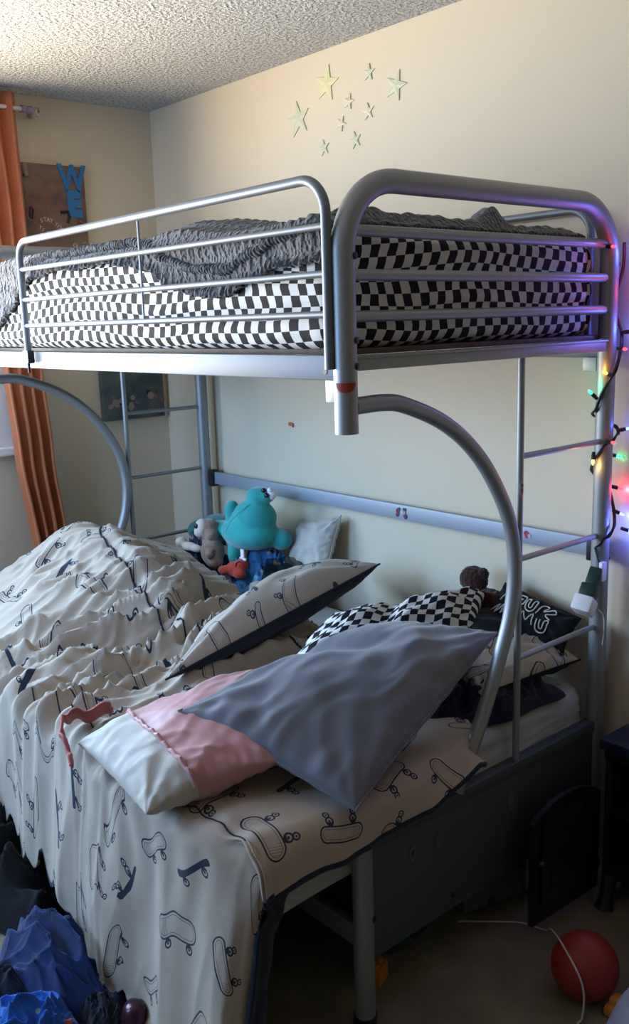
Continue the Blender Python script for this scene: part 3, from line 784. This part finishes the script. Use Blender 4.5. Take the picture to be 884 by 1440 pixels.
# brown bear behind the checkered pillow
t = empty('plush_bear', (-.12, .45, .68), 'dark brown furry plush peeking over the checkered pillow', 'soft toy')
def fuzz(bm, amp, fr, s=0):
    bm.normal_update()
    for v in bm.verts: v.co += v.normal * amp * (NB(v.co.x * fr, v.co.y * fr, v.co.z * fr + s) + .6 * NB(v.co.x * fr * 2.3, v.co.y * fr * 2.3, v.co.z * fr * 2.3))
bm = bmesh.new(); ball(bm, (-.120, .440, .880), (.036, .052, .046), 5); fuzz(bm, .0035, 120); part('head', bm, M_brown, t, sharp=0)
bm = bmesh.new(); ball(bm, (-.12, .375, .785), (.06, .085, .075), 5); fuzz(bm, .004, 110, 3); part('body', bm, M_brown, t, sharp=0)
bm = bmesh.new(); ball(bm, (-.12, .402, .905), (.018, .020, .022), 4); fuzz(bm, .003, 130, 5); part('ear', bm, M_brown, t, sharp=0)
# ================================================================ CURTAIN, PICTURES, STARS
def curt(u, v):
    z = 2.70 - v * 2.55
    xr = interp([(.15, -.560), (.70, -.626), (.793, -.633), (1.19, -.664), (1.58, -.684), (2.17, -.697), (2.7, -.702)], z)
    xl = interp([(.15, -.74), (.719, -.785), (1.233, -.837), (1.6, -.858), (2.2, -.90), (2.7, -.95)], z)
    ph = u * 2 * PI * 3.6 + .5 * NB(v * 2, 3)
    fold = math.sin(ph); d = .034 * (fold if fold > 0 else fold * .8) * (.75 + .4 * sst(0, .5, v))
    x = xl + (xr - xl) * u + .010 * math.sin(ph * 2) + .006 * NB(u * 4, v * 6)
    return V((x, 2.395 - d + .012 * NB(u * 5, v * 3), z))
bm = bmesh.new(); grid(bm, 120, 120, curt); o = obj('curtain', bm, M_curtain); solid(o, .004, 0)
tag(o, 'orange curtain hanging in pleats at the window beside the paintings', 'curtain')
t = empty('curtain_rod', (-1.8, 2.40, 2.642), 'white curtain rod end sticking out past the orange curtain', 'curtain rod')
bm = bmesh.new(); tube(bm, [(-3.1, 2.395, 2.642), (-.625, 2.395, 2.642)], .009, 14); part('rod', bm, M_white, t)
bm = bmesh.new(); tube(bm, [(-.672, 2.395, 2.642), (-.655, 2.395, 2.642), (-.650, 2.395, 2.642), (-.640, 2.395, 2.642), (-.625, 2.395, 2.642), (-.618, 2.395, 2.642)], [.016, .016, .011, .015, .015, .009], 16)
part('finial', bm, mat('mauve_plastic', (.32, .22, .32), .4), t, label='mauve striped rod end')
bm = bmesh.new(); box(bm, (-.600, 2.40, 2.625), (-.585, YF, 2.660), .004); box(bm, (-.675, 2.40, 2.632), (-.588, 2.408, 2.652), .002); part('bracket', bm, M_ivory, t)

def paint_mat(name, stops, sc, seed):
    m = mat(name, (.2, .2, .2), .75); mp = m.node_tree.nodes.new('ShaderNodeMapping'); mp.inputs['Location'].default_value = (seed, seed * .7, seed * 1.3)
    m.node_tree.links.new(coords(m), mp.inputs[0]); n = nz(m, sc, 5, mp.outputs[0], .6, dist=.6); setcol(m, ramp(m, n.outputs[0], stops))
    bump(m, nz(m, 90, 2).outputs[0], .2, .002); return m
M_pa = paint_mat('brown_painted_canvas', [(.28, (.07, .06, .08)), (.42, (.20, .10, .075)), (.55, (.21, .15, .11)), (.70, (.25, .20, .15))], 5.5, 3)
M_pb = paint_mat('slate_painted_canvas', [(.28, (.035, .045, .05)), (.45, (.07, .095, .095)), (.58, (.10, .115, .105)), (.72, (.22, .18, .15))], 7, 9)
M_lb = mat('blue_paint', (.02, .17, .42), .6); M_lw = mat('pale_paint', (.62, .52, .38), .7); M_ld = mat('dark_paint', (.02, .015, .02), .7)
M_lr = mat('mauve_paint', (.22, .10, .12), .7); M_lg = mat('sand_paint', (.30, .23, .17), .7)
def text(body, x, z, size, m, parent, root, rot=0, ex=.002, y=2.449, bold=0, name='lettering', sx=1.0):
    cu = bpy.data.curves.new(name, 'FONT'); cu.body = body; cu.size = size; cu.extrude = ex; cu.offset = bold; cu.align_x = 'CENTER'; cu.align_y = 'CENTER'
    tmp = bpy.data.objects.new('tmp_text', cu); C.objects.link(tmp)
    bpy.context.view_layer.update(); me = bpy.data.meshes.new_from_object(tmp.evaluated_get(bpy.context.evaluated_depsgraph_get()))
    bpy.data.objects.remove(tmp)
    me.transform(Matrix.Translation((x, y, z)) @ Matrix.Rotation(rot, 4, 'Y') @ Matrix.Rotation(PI / 2, 4, 'X') @ Matrix.Diagonal((sx, 1, 1, 1)))
    me.materials.clear(); me.materials.append(m); o = bpy.data.objects.new(name, me); C.objects.link(o); o.parent = parent
    local(o, root); return o
def daub(pts, r, m, parent, root, name='brushstroke', y=2.449):
    bm = bmesh.new(); tube(bm, [(x, y, z) for x, z in pts], r, 8); o = part(name, bm, m, parent, root=root)
    return o
t = empty('painting', (-.53, 2.46, 2.10), 'brown painted canvas with blue letters WE hung beside the orange curtain', 'painting')
bm = bmesh.new(); box(bm, (-.80, 2.451, 1.93), (-.378, YF - .002, 2.442), .004); cv = part('canvas', bm, M_pa, t)
text('W', -.438, 2.385, .150, M_lb, cv, t, bold=.006, sx=.80); text('E', -.437, 2.278, .135, M_lb, cv, t, bold=.011, sx=.9)
for k, (ch, x, z, r) in enumerate((('S', -.598, 2.205, -.2), ('T', -.582, 2.210, 0), ('A', -.566, 2.209, .1), ('Y', -.551, 2.206, .2), ('Y', -.530, 2.192, .5), ('O', -.517, 2.180, .6), ('L', -.503, 2.170, .6), ('K', -.490, 2.160, .6), ('W', -.465, 2.163, .0), ('A', -.450, 2.164, 0),
                    ('Y', -.606, 2.176, .5), ('I', -.594, 2.166, .6), ('Q', -.572, 2.152, .3), ('U', -.558, 2.152, 0), ('I', -.545, 2.153, -.2), ('O', -.448, 2.105, .3), ('L', -.436, 2.098, .4), ('E', -.424, 2.090, .3), ('I', -.402, 2.118, 1.4))):
    text(ch, x, z, .025, M_lw, cv, t, rot=r, ex=.001, y=2.4505)
daub([(-.505, 2.245), (-.47, 2.247), (-.465, 2.225), (-.475, 2.20)], .007, M_ld, cv, t)
daub([(-.645, 2.26), (-.632, 2.25), (-.640, 2.21), (-.650, 2.22), (-.645, 2.26)], .004, M_ld, cv, t)
daub([(-.655, 2.44), (-.650, 2.385)], .010, M_lg, cv, t); daub([(-.666, 2.39), (-.660, 2.387)], .006, M_ld, cv, t)
daub([(-.42, 2.215), (-.395, 2.200), (-.40, 2.17)], .008, M_lr, cv, t)
t = empty('painting', (-.20, 2.46, 1.45), 'dark slate painted canvas with pale flower blots hung below the upper bunk', 'painting')
bm = bmesh.new(); box(bm, (-.368, 2.451, 1.308), (-.036, YF - .002, 1.640), .004); cv = part('canvas', bm, M_pb, t)
rnd = random.Random(4)
for k, (x, z, s, m) in enumerate(((-.30, 1.39, .022, M_lg), (-.27, 1.40, .016, M_lg), (-.33, 1.375, .014, M_lg), (-.315, 1.42, .012, M_lr), (-.22, 1.37, .02, M_lg), (-.19, 1.385, .012, M_lr), (-.21, 1.41, .014, M_lg),
                    (-.11, 1.415, .020, M_lg), (-.085, 1.405, .013, M_lr), (-.125, 1.435, .012, M_ld), (-.28, 1.385, .006, M_ld), (-.075, 1.43, .005, M_ld), (-.20, 1.36, .008, M_lr), (-.09, 1.33, .012, M_lr), (-.055, 1.325, .01, M_ld), (-.05, 1.39, .014, M_lr))):
    bm = bmesh.new(); n = 9; ce = bm.verts.new((x, 2.4495, z))
    ring = [bm.verts.new((x + s * (.75 + .4 * rnd.random()) * math.cos(2 * PI * i / n), 2.4500, z + s * (.7 + .4 * rnd.random()) * math.sin(2 * PI * i / n))) for i in range(n)]
    for i in range(n): bm.faces.new((ce, ring[(i + 1) % n], ring[i]))
    part('brushstroke', bm, m, cv, root=t)
# glow stars on the wall: (Y, Z, outer radius, turn, material, label)
def star(y, z, r, turn, m, label):
    bm = bmesh.new(); th = .007
    pr = []
    for k in range(10):
        a = turn + PI * k / 5; rr = r if k % 2 == 0 else r * .40
        pr.append((y - rr * math.sin(a), z + rr * math.cos(a)))
    F = [bm.verts.new((-th * .55, a, b)) for a, b in pr]; Bk = [bm.verts.new((-.0005, a, b)) for a, b in pr]; c = bm.verts.new((-th, y, z))
    for i in range(10):
        j = (i + 1) % 10; bm.faces.new((c, F[i], F[j])); bm.faces.new((F[j], F[i], Bk[i], Bk[j]))
    bmesh.ops.recalc_face_normals(bm, faces=bm.faces)
    o = obj('wall_star', bm, m, None, False); tag(o, label, 'star sticker', 'glow stars on the cream wall')
star(1.409, 2.505, .068, -.15, M_star, 'big pale green star lowest and leftmost of the large wall stars')
star(1.241, 2.600, .066, .20, M_stary, 'big yellowish star highest of the large wall stars')
star(.888, 2.525, .052, .35, M_star, 'pale green star farthest right on the wall')
star(1.019, 2.594, .030, .10, M_star, 'small pale green star at the top between two big stars')
star(1.124, 2.517, .028, .3, M_starc, 'faded cream star in the middle, just right of the yellowish star')
star(1.026, 2.466, .031, -.1, M_starc, 'small star left of and below the farthest right star')
star(1.168, 2.449, .028, .5, M_starc, 'faded cream star above the two lowest small stars')
star(1.095, 2.381, .032, -.2, M_star, 'small greenish star lower right of the cluster')
star(1.266, 2.380, .031, -.15, M_star, 'small greenish star lowest of the cluster on the left')
# small orange sticker on the wall under the bunk
bm = bmesh.new()
ball(bm, (-.003, 1.522, 1.322), (.003, .016, .008), 2); ball(bm, (-.003, 1.508, 1.318), (.003, .007, .010), 2)
tag(obj('wall_sticker', bm, mat('orange_sticker', (.45, .12, .03), .6)), 'tiny orange sticker on the wall under the upper bunk', 'sticker')

# ================================================================ STICKERS ON THE BED
def disc(n, fn, m, parent, name, label=None):
    bm = bmesh.new(); c = bm.verts.new(fn(0, 0)); ring = [bm.verts.new(fn(1, 2 * PI * k / n)) for k in range(n)]
    for k in range(n): bm.faces.new((c, ring[k], ring[(k + 1) % n]))
    bmesh.ops.recalc_face_normals(bm, faces=bm.faces)
    return obj(name, bm, m, parent, True)
M_melon = mat('watermelon_red', (.33, .035, .025), .5); M_rind = mat('watermelon_rind', (.42, .36, .22), .5); M_seed = mat('seed_dark', (.03, .005, .005), .5)
def half(r0, r1, out, m, name, parent):
    bm = bmesh.new(); R = .0262 + out
    vs = []
    for i in range(7):
        rr = r0 + (r1 - r0) * i / 6; row = []
        for k in range(25):
            a = PI * k / 24; px = -rr * math.cos(a); pz = -rr * .92 * math.sin(a); th = px / R - .62 + .60
            d = V((F_.x, F_.y, 0)).normalized(); s = V((R_.x, R_.y, 0)).normalized()
            p = V((XU, 0, 1.611 + pz)) - d * (R * math.cos(th)) + s * (R * math.sin(th)); row.append(bm.verts.new(p))
        vs.append(row)
    for i in range(6):
        for k in range(24): bm.faces.new((vs[i][k], vs[i][k + 1], vs[i + 1][k + 1], vs[i + 1][k]))
    bmesh.ops.recalc_face_normals(bm, faces=bm.faces)
    return obj(name, bm, m, parent)
st = half(.0, .0262, .0010, M_rind, 'sticker', None); tag(st, 'watermelon slice sticker on the free end of the upper front post', 'sticker')
half(.0, .0235, .0018, M_melon, 'melon_flesh', st)
def blot(center, ux, uz, shapes, label):
    root = None
    for k, (dx, dz, r1, r2, col) in enumerate(shapes):
        bm = bmesh.new(); c = V(center); U1 = V(ux); n = V(ux).cross(V((0, 0, 1))).normalized()
        if n.dot(-F_) < 0: n = -n
        p = [c + U1 * (dx + r1 * math.cos(a) * (1 + .2 * math.sin(3 * a))) + V((0, 0, dz + r2 * math.sin(a))) + n * (.0012 + .0004 * k) for a in [i * PI / 8 for i in range(16)]]
        vs = [bm.verts.new(q) for q in p]; f = bm.faces.new(vs)
        r = bmesh.ops.extrude_face_region(bm, geom=[f]); bmesh.ops.translate(bm, verts=[v for v in r['geom'] if isinstance(v, bmesh.types.BMVert)], vec=-n * .001)
        bmesh.ops.recalc_face_normals(bm, faces=bm.faces)
        mm = mat('sticker_ink', col, .5); o = obj('sticker' if root is None else 'print', bm, mm, root, False)
        if root is None: root = o; tag(o, label, 'sticker')
blot((-.060, .828, 1.046), (0, -1, 0), 0, [(.0, 0, .007, .007, (.45, .5, .6)), (-.018, .0, .009, .016, (.22, .02, .03)), (-.012, .012, .006, .006, (.04, .05, .12)), (-.022, -.012, .007, .006, (.06, .04, .12)), (.016, .013, .008, .007, (.02, .04, .08)), (.016, .002, .006, .007, (.45, .32, .2)), (.020, -.012, .008, .009, (.10, .03, .10))],
     'pair of tiny red and navy figure stickers on the long wall side rail')
blot((-.060, .274, 1.050), (0, -1, 0), 0, [(0, 0, .010, .013, (.4, .03, .06)), (.012, -.004, .006, .008, (.4, .4, .5)), (-.004, .006, .004, .004, (.05, .04, .1))], 'tiny red sticker at the near end of the wall side rail')
blot((-.475, -.011, 1.291), (1, 0, 0), 0, [(0, 0, .007, .018, (.25, .22, .18)), (0, .010, .005, .005, (.03, .03, .05)), (.001, -.006, .005, .006, (.2, .03, .03))], 'tiny figure sticker on the near ladder upright')
blot((-.907, -.011, .408), (1, 0, 0), 0, [(0, 0, .013, .022, (.11, .105, .095)), (0, 0, .005, .012, (.02, .02, .02))], 'pale oval sticker on the dark end panel nearest the front post')
blot((-.807, -.011, .402), (1, 0, 0), 0, [(0, 0, .016, .024, (.075, .08, .075)), (0, .004, .010, .014, (.08, .08, .08))], 'faded grey sticker second from the front post on the end panel')
blot((-.504, -.011, .397), (1, 0, 0), 0, [(0, 0, .013, .028, (.12, .105, .075)), (0, .012, .008, .008, (.10, .08, .06)), (0, -.01, .008, .010, (.12, .10, .07))], 'yellowish figure sticker on the end panel below the ladder')

# ================================================================ STRING LIGHTS round the near back post
t = empty('string_lights', (-.07, 0, 1.2), 'dark green string of coloured fairy lights wound round the near back post', 'string lights')
LC = {'red': (1, .03, .05), 'blue': (.10, .16, 1.0), 'green': (.02, .9, .30), 'orange': (1, .38, .04), 'amber': (1, .55, .10)}
LM = {k: emit('bulb_' + k, c, 5 if k != 'blue' else 6) for k, c in LC.items()}
wire = catmull([(-.060, -.036, 1.93), (-.02, -.01, 1.86), (-.036, .005, 1.76), (-.040, -.024, 1.69), (-.055, -.034, 1.64), (-.082, -.034, 1.58), (-.103, -.008, 1.515), (-.102, .010, 1.47), (-.08, .034, 1.45), (-.040, .010, 1.43), (-.045, -.028, 1.405), (-.078, -.036, 1.385), (-.100, -.012, 1.355), (-.1, .02, 1.30), (-.06, .034, 1.27), (-.036, .0, 1.225), (-.040, -.022, 1.155), (-.065, -.036, 1.115), (-.090, -.022, 1.085), (-.098, 0, 1.06)], 6)
bm = bmesh.new(); tube(bm, wire, .0032, 8); tube(bm, [p + V((.003, -.003, .004 * math.sin(i))) for i, p in enumerate(wire)], .0026, 8); part('wire', bm, M_black, t)
bm = bmesh.new(); tube(bm, catmull([(-.098, 0, 1.06), (-.104, -.02, 1.01), (-.112, -.020, .96)], 5), .0032, 8); part('wire', bm, M_black, t)
def bulb(p, d, col, light=0.0):
    p = V(p); d = V(d).normalized()
    bm = bmesh.new(); tube(bm, [p, p + d * .012, p + d * .024], [.0050, .0062, .0055], 10); h = part('bulb_holder', bm, M_black, t)
    bm = bmesh.new(); q = p + d * .024; tube(bm, [q, q + d * .006, q + d * .012, q + d * .015], [.0042, .0042, .003, .0008], 10); part('bulb', bm, LM[col], h, root=t, label=col + ' glowing bulb')
    if light > 0:
        l = bpy.data.lights.new('bulb_light', 'POINT'); l.color = LC[col]; l.energy = light * 3.5; l.shadow_soft_size = .006
        lo = bpy.data.objects.new('bulb_light', l); C.objects.link(lo); lo.location = q + d * .024
bulb((-.100, -.006, 1.922), (-.3, -1, -.1), 'red', .006)
bulb((-.045, -.030, 1.685), (.5, -1, .1), 'blue', .03)
bulb((-.072, -.038, 1.640), (-.4, -1, 0), 'red', .006)
bulb((-.082, -.030, 1.565), (-1, .3, .35), 'orange', .03)
bulb((-.104, .005, 1.500), (-.8, .4, .8), 'green', .04)
bulb((-.048, -.030, 1.405), (.6, -1, .25), 'blue', .03)
bulb((-.096, -.026, 1.378), (-.4, -1, 0), 'red', .006)
bulb((-.105, .010, 1.345), (-.4, -.2, -1), 'amber', .03)
bulb((-.032, -.012, 1.165), (.4, -.9, -.4), 'blue', .02)
# the same string runs on up the wall just behind the post
bulb((-.030, -.052, 1.885), (.3, -.9, .3), 'blue', .20)
bulb((-.030, -.052, 1.80), (.3, -.9, 0), 'red', .04)
bulb((-.030, -.052, 1.715), (.3, -.9, -.3), 'blue', .17)
bulb((-.028, .010, 1.330), (.6, -.7, -.2), 'green', .03)
bulb((-.028, .0, 1.235), (.4, -.9, -.2), 'red', .05)
bulb((-.036, -.045, 1.115), (.3, -.8, -.2), 'blue', .20)
# power adapter plugged into a dark green socket
t2 = empty('power_adapter', (-.115, -.02, .92), 'white plug adapter on a dark green socket hanging from the near ladder', 'power adapter')
Mx = Matrix.Translation((-.150, -.016, .935)) @ Matrix.Rotation(.55, 4, 'Y') @ Matrix.Rotation(.3, 4, 'Z') @ Matrix.Scale(1.3, 4)
bm = bmesh.new(); box(bm, (-.030, -.022, -.050), (.030, .022, -.012), .006, Mx); part('adapter_body', bm, M_white, t2)
bm = bmesh.new(); box(bm, (-.022, -.018, -.012), (.022, .018, .018), .006, Mx); box(bm, (-.012, -.014, .018), (.012, .014, .060), .005, Mx); part('socket', bm, M_green, t2)
bm = bmesh.new(); box(bm, (-.110, -.034, .962), (-.086, -.022, 1.020), .002); part('tag', bm, M_white, t2)
bm = bmesh.new(); tube(bm, catmull([(-.100, -.020, .872), (-.088, -.03, .85), (-.086, -.032, .80), (-.09, -.03, .76)], 6), .0016, 6); part('cord', bm, M_cordw, t2)

# ================================================================ NEAR RIGHT: BLACK CABINET, BALL, CORD
t = empty('cabinet', (-.13, -.33, 0), 'low black wooden cabinet with its arched door standing open', 'cabinet')
bm = bmesh.new(); box(bm, (-.225, -.80, .50), (-.012, -.115, .530), .004); part('top', bm, mat('navy_black_lacquer', (.012, .018, .045), .35), t)
bm = bmesh.new(); box(bm, (-.205, -.78, .10), (-.02, -.76, .50), .002); box(bm, (-.205, -.145, .10), (-.02, -.125, .50), .002)
box(bm, (-.035, -.76, .10), (-.02, -.145, .50), .002); box(bm, (-.205, -.76, .09), (-.035, -.145, .11), .002); box(bm, (-.205, -.50, .11), (-.035, -.48, .50), .002); box(bm, (-.200, -.48, .29), (-.035, -.145, .305), .002)
box(bm, (-.213, -.785, .47), (-.197, -.125, .50), .002)
part('body', bm, M_dark, t)
for x, y in ((-.197, -.150), (-.197, -.760), (-.045, -.150), (-.045, -.760)):
    bm = bmesh.new(); tube(bm, [(x - .03, y, 0), (x - .022, y, .03), (x, y, .10)], [.030, .020, .024], 14); part('leg', bm, M_dark, t)
def frame_door(a, b, z0, z1, th):
    # an arched frame with an opening, standing on the line a-b
    bm = bmesh.new(); a = V(a); b = V(b); W = (b - a).length; ux = (b - a).normalized(); n = V((0, 0, 1)).cross(ux)
    def arch(x): return z1 - .045 * ((abs(x / W - .5) * 2) ** 2.4)
    def oarch(x): q = (x - .045) / (W - .09); return z1 - .055 - .07 * (abs(q - .5) * 2) ** 2.2
    def P(x, z, d): return a + ux * x + V((0, 0, z)) + n * d
    outer = [(0, z0)] + [(W, z0)] + [(W * (1 - k / 14), arch(W * (1 - k / 14))) for k in range(15)]
    k0 = .045; zi = z0 + .075
    inner = [(k0, zi), (W - k0, zi)] + [(W - k0 - (W - 2 * k0) * k / 14, oarch(W - k0 - (W - 2 * k0) * k / 14)) for k in range(15)]
    L1 = [[bm.verts.new(P(x, z, d)) for x, z in outer] for d in (0, th)]; L2 = [[bm.verts.new(P(x, z, d)) for x, z in inner] for d in (0, th)]
    m = len(outer)
    for k in range(m):
        j = (k + 1) % m
        bm.faces.new((L1[0][k], L1[0][j], L2[0][j], L2[0][k])); bm.faces.new((L1[1][j], L1[1][k], L2[1][k], L2[1][j]))
        bm.faces.new((L1[0][j], L1[0][k], L1[1][k], L1[1][j])); bm.faces.new((L2[0][k], L2[0][j], L2[1][j], L2[1][k]))
    bmesh.ops.recalc_face_normals(bm, faces=bm.faces); return bm
da, db = (-.512, -.098, 0), (-.206, -.112, 0)
bm = frame_door(da, db, .045, .405, .016)
d_ = part('door', bm, M_dark, t)
bm = bmesh.new(); box(bm, (-.30, -.116, .12), (-.292, -.102, .36)); box(bm, (-.44, -.110, .12), (-.432, -.095, .35)); part('glazing_bar', bm, M_dark, d_, root=t)
bm = bmesh.new(); box(bm, (-.480, -.108, .10), (-.24, -.104, .36)); part('pane', bm, mat('smoked_glass', (.02, .02, .022), .15), d_, root=t)
bm = bmesh.new(); ball(bm, (-.492, -.112, .24), .010, 3); part('knob', bm, M_black, d_, root=t)
bm = bmesh.new(); ball(bm, (-.585, -.315, .085), .0865, 5)
o = obj('ball', bm, M_ballm); tag(o, 'red rubber ball on the carpet in front of the bed', 'ball')
bm = bmesh.new(); tube(bm, [(-.585 + .0866 * math.cos(a) * .8 - .02, -.315 - .03 + .0866 * math.cos(a) * .35, .085 + .0866 * math.sin(a)) for a in [k * PI / 24 for k in range(48)]], .0012, 6, closed=True)
bm.free()
bm = bmesh.new(); tube(bm, catmull([(-.60, .10, .006), (-.516, .018, .006), (-.469, -.035, .006), (-.455, -.10, .010), (-.52, -.165, .08), (-.616, -.257, .146), (-.647, -.300, .149), (-.660, -.329, .137), (-.664, -.350, .115), (-.665, -.362, .089), (-.668, -.368, .055), (-.675, -.368, .012), (-.70, -.375, .006), (-.74, -.46, .006)], 8), .0026, 8)
tag(obj('cable', bm, M_cordw), 'thin white cord looping over the floor in front of the red ball', 'cable')
t = empty('toy', (-.60, -.42, 0), 'small orange toy lying beside the red ball', 'toy')
bm = bmesh.new(); box(bm, (-.62, -.44, .006), (-.555, -.392, .034), .008); box(bm, (-.605, -.434, .032), (-.570, -.398, .052), .007); part('body', bm, M_orange, t)
for x in (-.607, -.568):
    for y in (-.442, -.390):
        bm = bmesh.new(); tube(bm, [(x, y - .004, .011), (x, y + .004, .011)], .011, 12); part('wheel', bm, M_black, t)
def lavf(u, v):
    a = 2 * PI * v; r = u
    return V((-.60 + .17 * r * math.cos(a), -.560 + .15 * r * math.sin(a), .006 + .17 * (1 - r ** 3) + .02 * NB(r * 3 * math.cos(a), r * 3 * math.sin(a))))
bm = bmesh.new(); grid(bm, 30, 60, lavf); bmesh.ops.remove_doubles(bm, verts=bm.verts, dist=.0004); bmesh.ops.recalc_face_normals(bm, faces=bm.faces)
o = obj('cushion', bm, M_lav); tag(o, 'pale lavender cushion on the floor at the bottom right corner', 'cushion')
# under the bed
bm = bmesh.new(); tube(bm, [(-.80, .22, .004), (-.80, .22, .01), (-.80, .22, .075), (-.80, .22, .085), (-.80, .22, .078), (-.80, .22, .02)], [.09, .10, .15, .155, .146, .092], 40)
o = obj('basin', bm, M_tealp); flatsm(o, 50); tag(o, 'dark teal plastic basin under the bed behind the end panel', 'basin')
t = empty('shoe_box', (-.44, .13, 0), 'pale printed cardboard box under the bed by the cabinet door', 'box')
Mx = Matrix.Translation((-.43, .13, 0)) @ Matrix.Rotation(-.25, 4, 'Z')
bm = bmesh.new(); box(bm, (-.12, -.05, .004), (.10, .05, .075), .003, Mx); part('body', bm, fabric_print('printed_cardboard', (.16, .17, .23), [(0, (.25, .05, .05)), (.5, (.04, .04, .05)), (.8, (.3, .3, .35)), (1, (.1, .15, .3))], 22), t)
bm = bmesh.new(); box(bm, (-.124, -.054, .074), (.104, .054, .094), .003, Mx); part('lid', bm, mat('box_lid', (.14, .15, .21), .6), t)
bm = bmesh.new(); tube(bm, [(-.300, .06, .004), (-.300, .06, .02), (-.300, .06, .11), (-.300, .06, .135), (-.300, .06, .15)], [.026, .028, .028, .012, .012], 18)
o = obj('bottle', bm, mat('clear_bottle_plastic', (.45, .40, .40), .2)); flatsm(o); tag(o, 'small pale bottle beside the open cabinet door', 'bottle')
bm = bmesh.new(); tube(bm, [(-.300, .06, .149), (-.300, .06, .165)], .014, 14); part('cap', bm, M_red, o)
t = empty('toy', (-.94, .10, 0), 'orange toy on the carpet just behind the front post', 'toy')
Mx = Matrix.Translation((-.945, .085, 0)) @ Matrix.Rotation(.4, 4, 'Z')
bm = bmesh.new(); box(bm, (-.03, -.02, .004), (.03, .02, .055), .006, Mx)
part('body', bm, M_orange, t)
for k in (-.015, .015):
    bm = bmesh.new(); tube(bm, [Mx @ V((k, 0, .054)), Mx @ V((k, 0, .066))], .010, 14); part('stud', bm, M_orange, t)

# ================================================================ FLOOR CLOTHES front left
heap('shorts', (-1.585, .66, 0), .125, .23, .35, .15, M_blue, 'royal blue crumpled shorts on the carpet below the comforter hem', 'shorts', 110, 3, .7, 4.2, stretch=.32)
heap('pyjamas', (-1.745, .520, 0), .115, .13, .5, .10, M_bluep, 'bright blue printed garment at the bottom left corner', 'clothing', 80, 7, .5, 3.4)
heap('trousers', (-1.56, 1.30, 0), .22, .38, .1, .24, M_blackcl, 'black clothing heaped on the floor beside the lower bunk', 'clothing', 70, 11, .5, 2.4)
heap('trousers', (-1.735, .79, 0), .05, .16, .25, .09, M_navy, 'dark navy garment on the carpet left of the blue shorts', 'clothing', 60, 14, .5, 3)
heap('sock', (-1.56, .455, 0), .055, .06, .2, .055, M_navy, 'crumpled dark sock beside the printed blue garment', 'sock', 44, 17, .5, 6)
bm = bmesh.new(); tube(bm, [(-1.515, .375, .004), (-1.515, .375, .012), (-1.515, .375, .05), (-1.515, .375, .075), (-1.515, .375, .082)], [.030, .034, .034, .026, .012], 20)
fuzz(bm, .003, 120); o = obj('cup', bm, mat('glitter_plum', (.05, .010, .025), .25, .3)); tag(o, 'small glossy plum coloured pot by the comforter corner', 'pot')
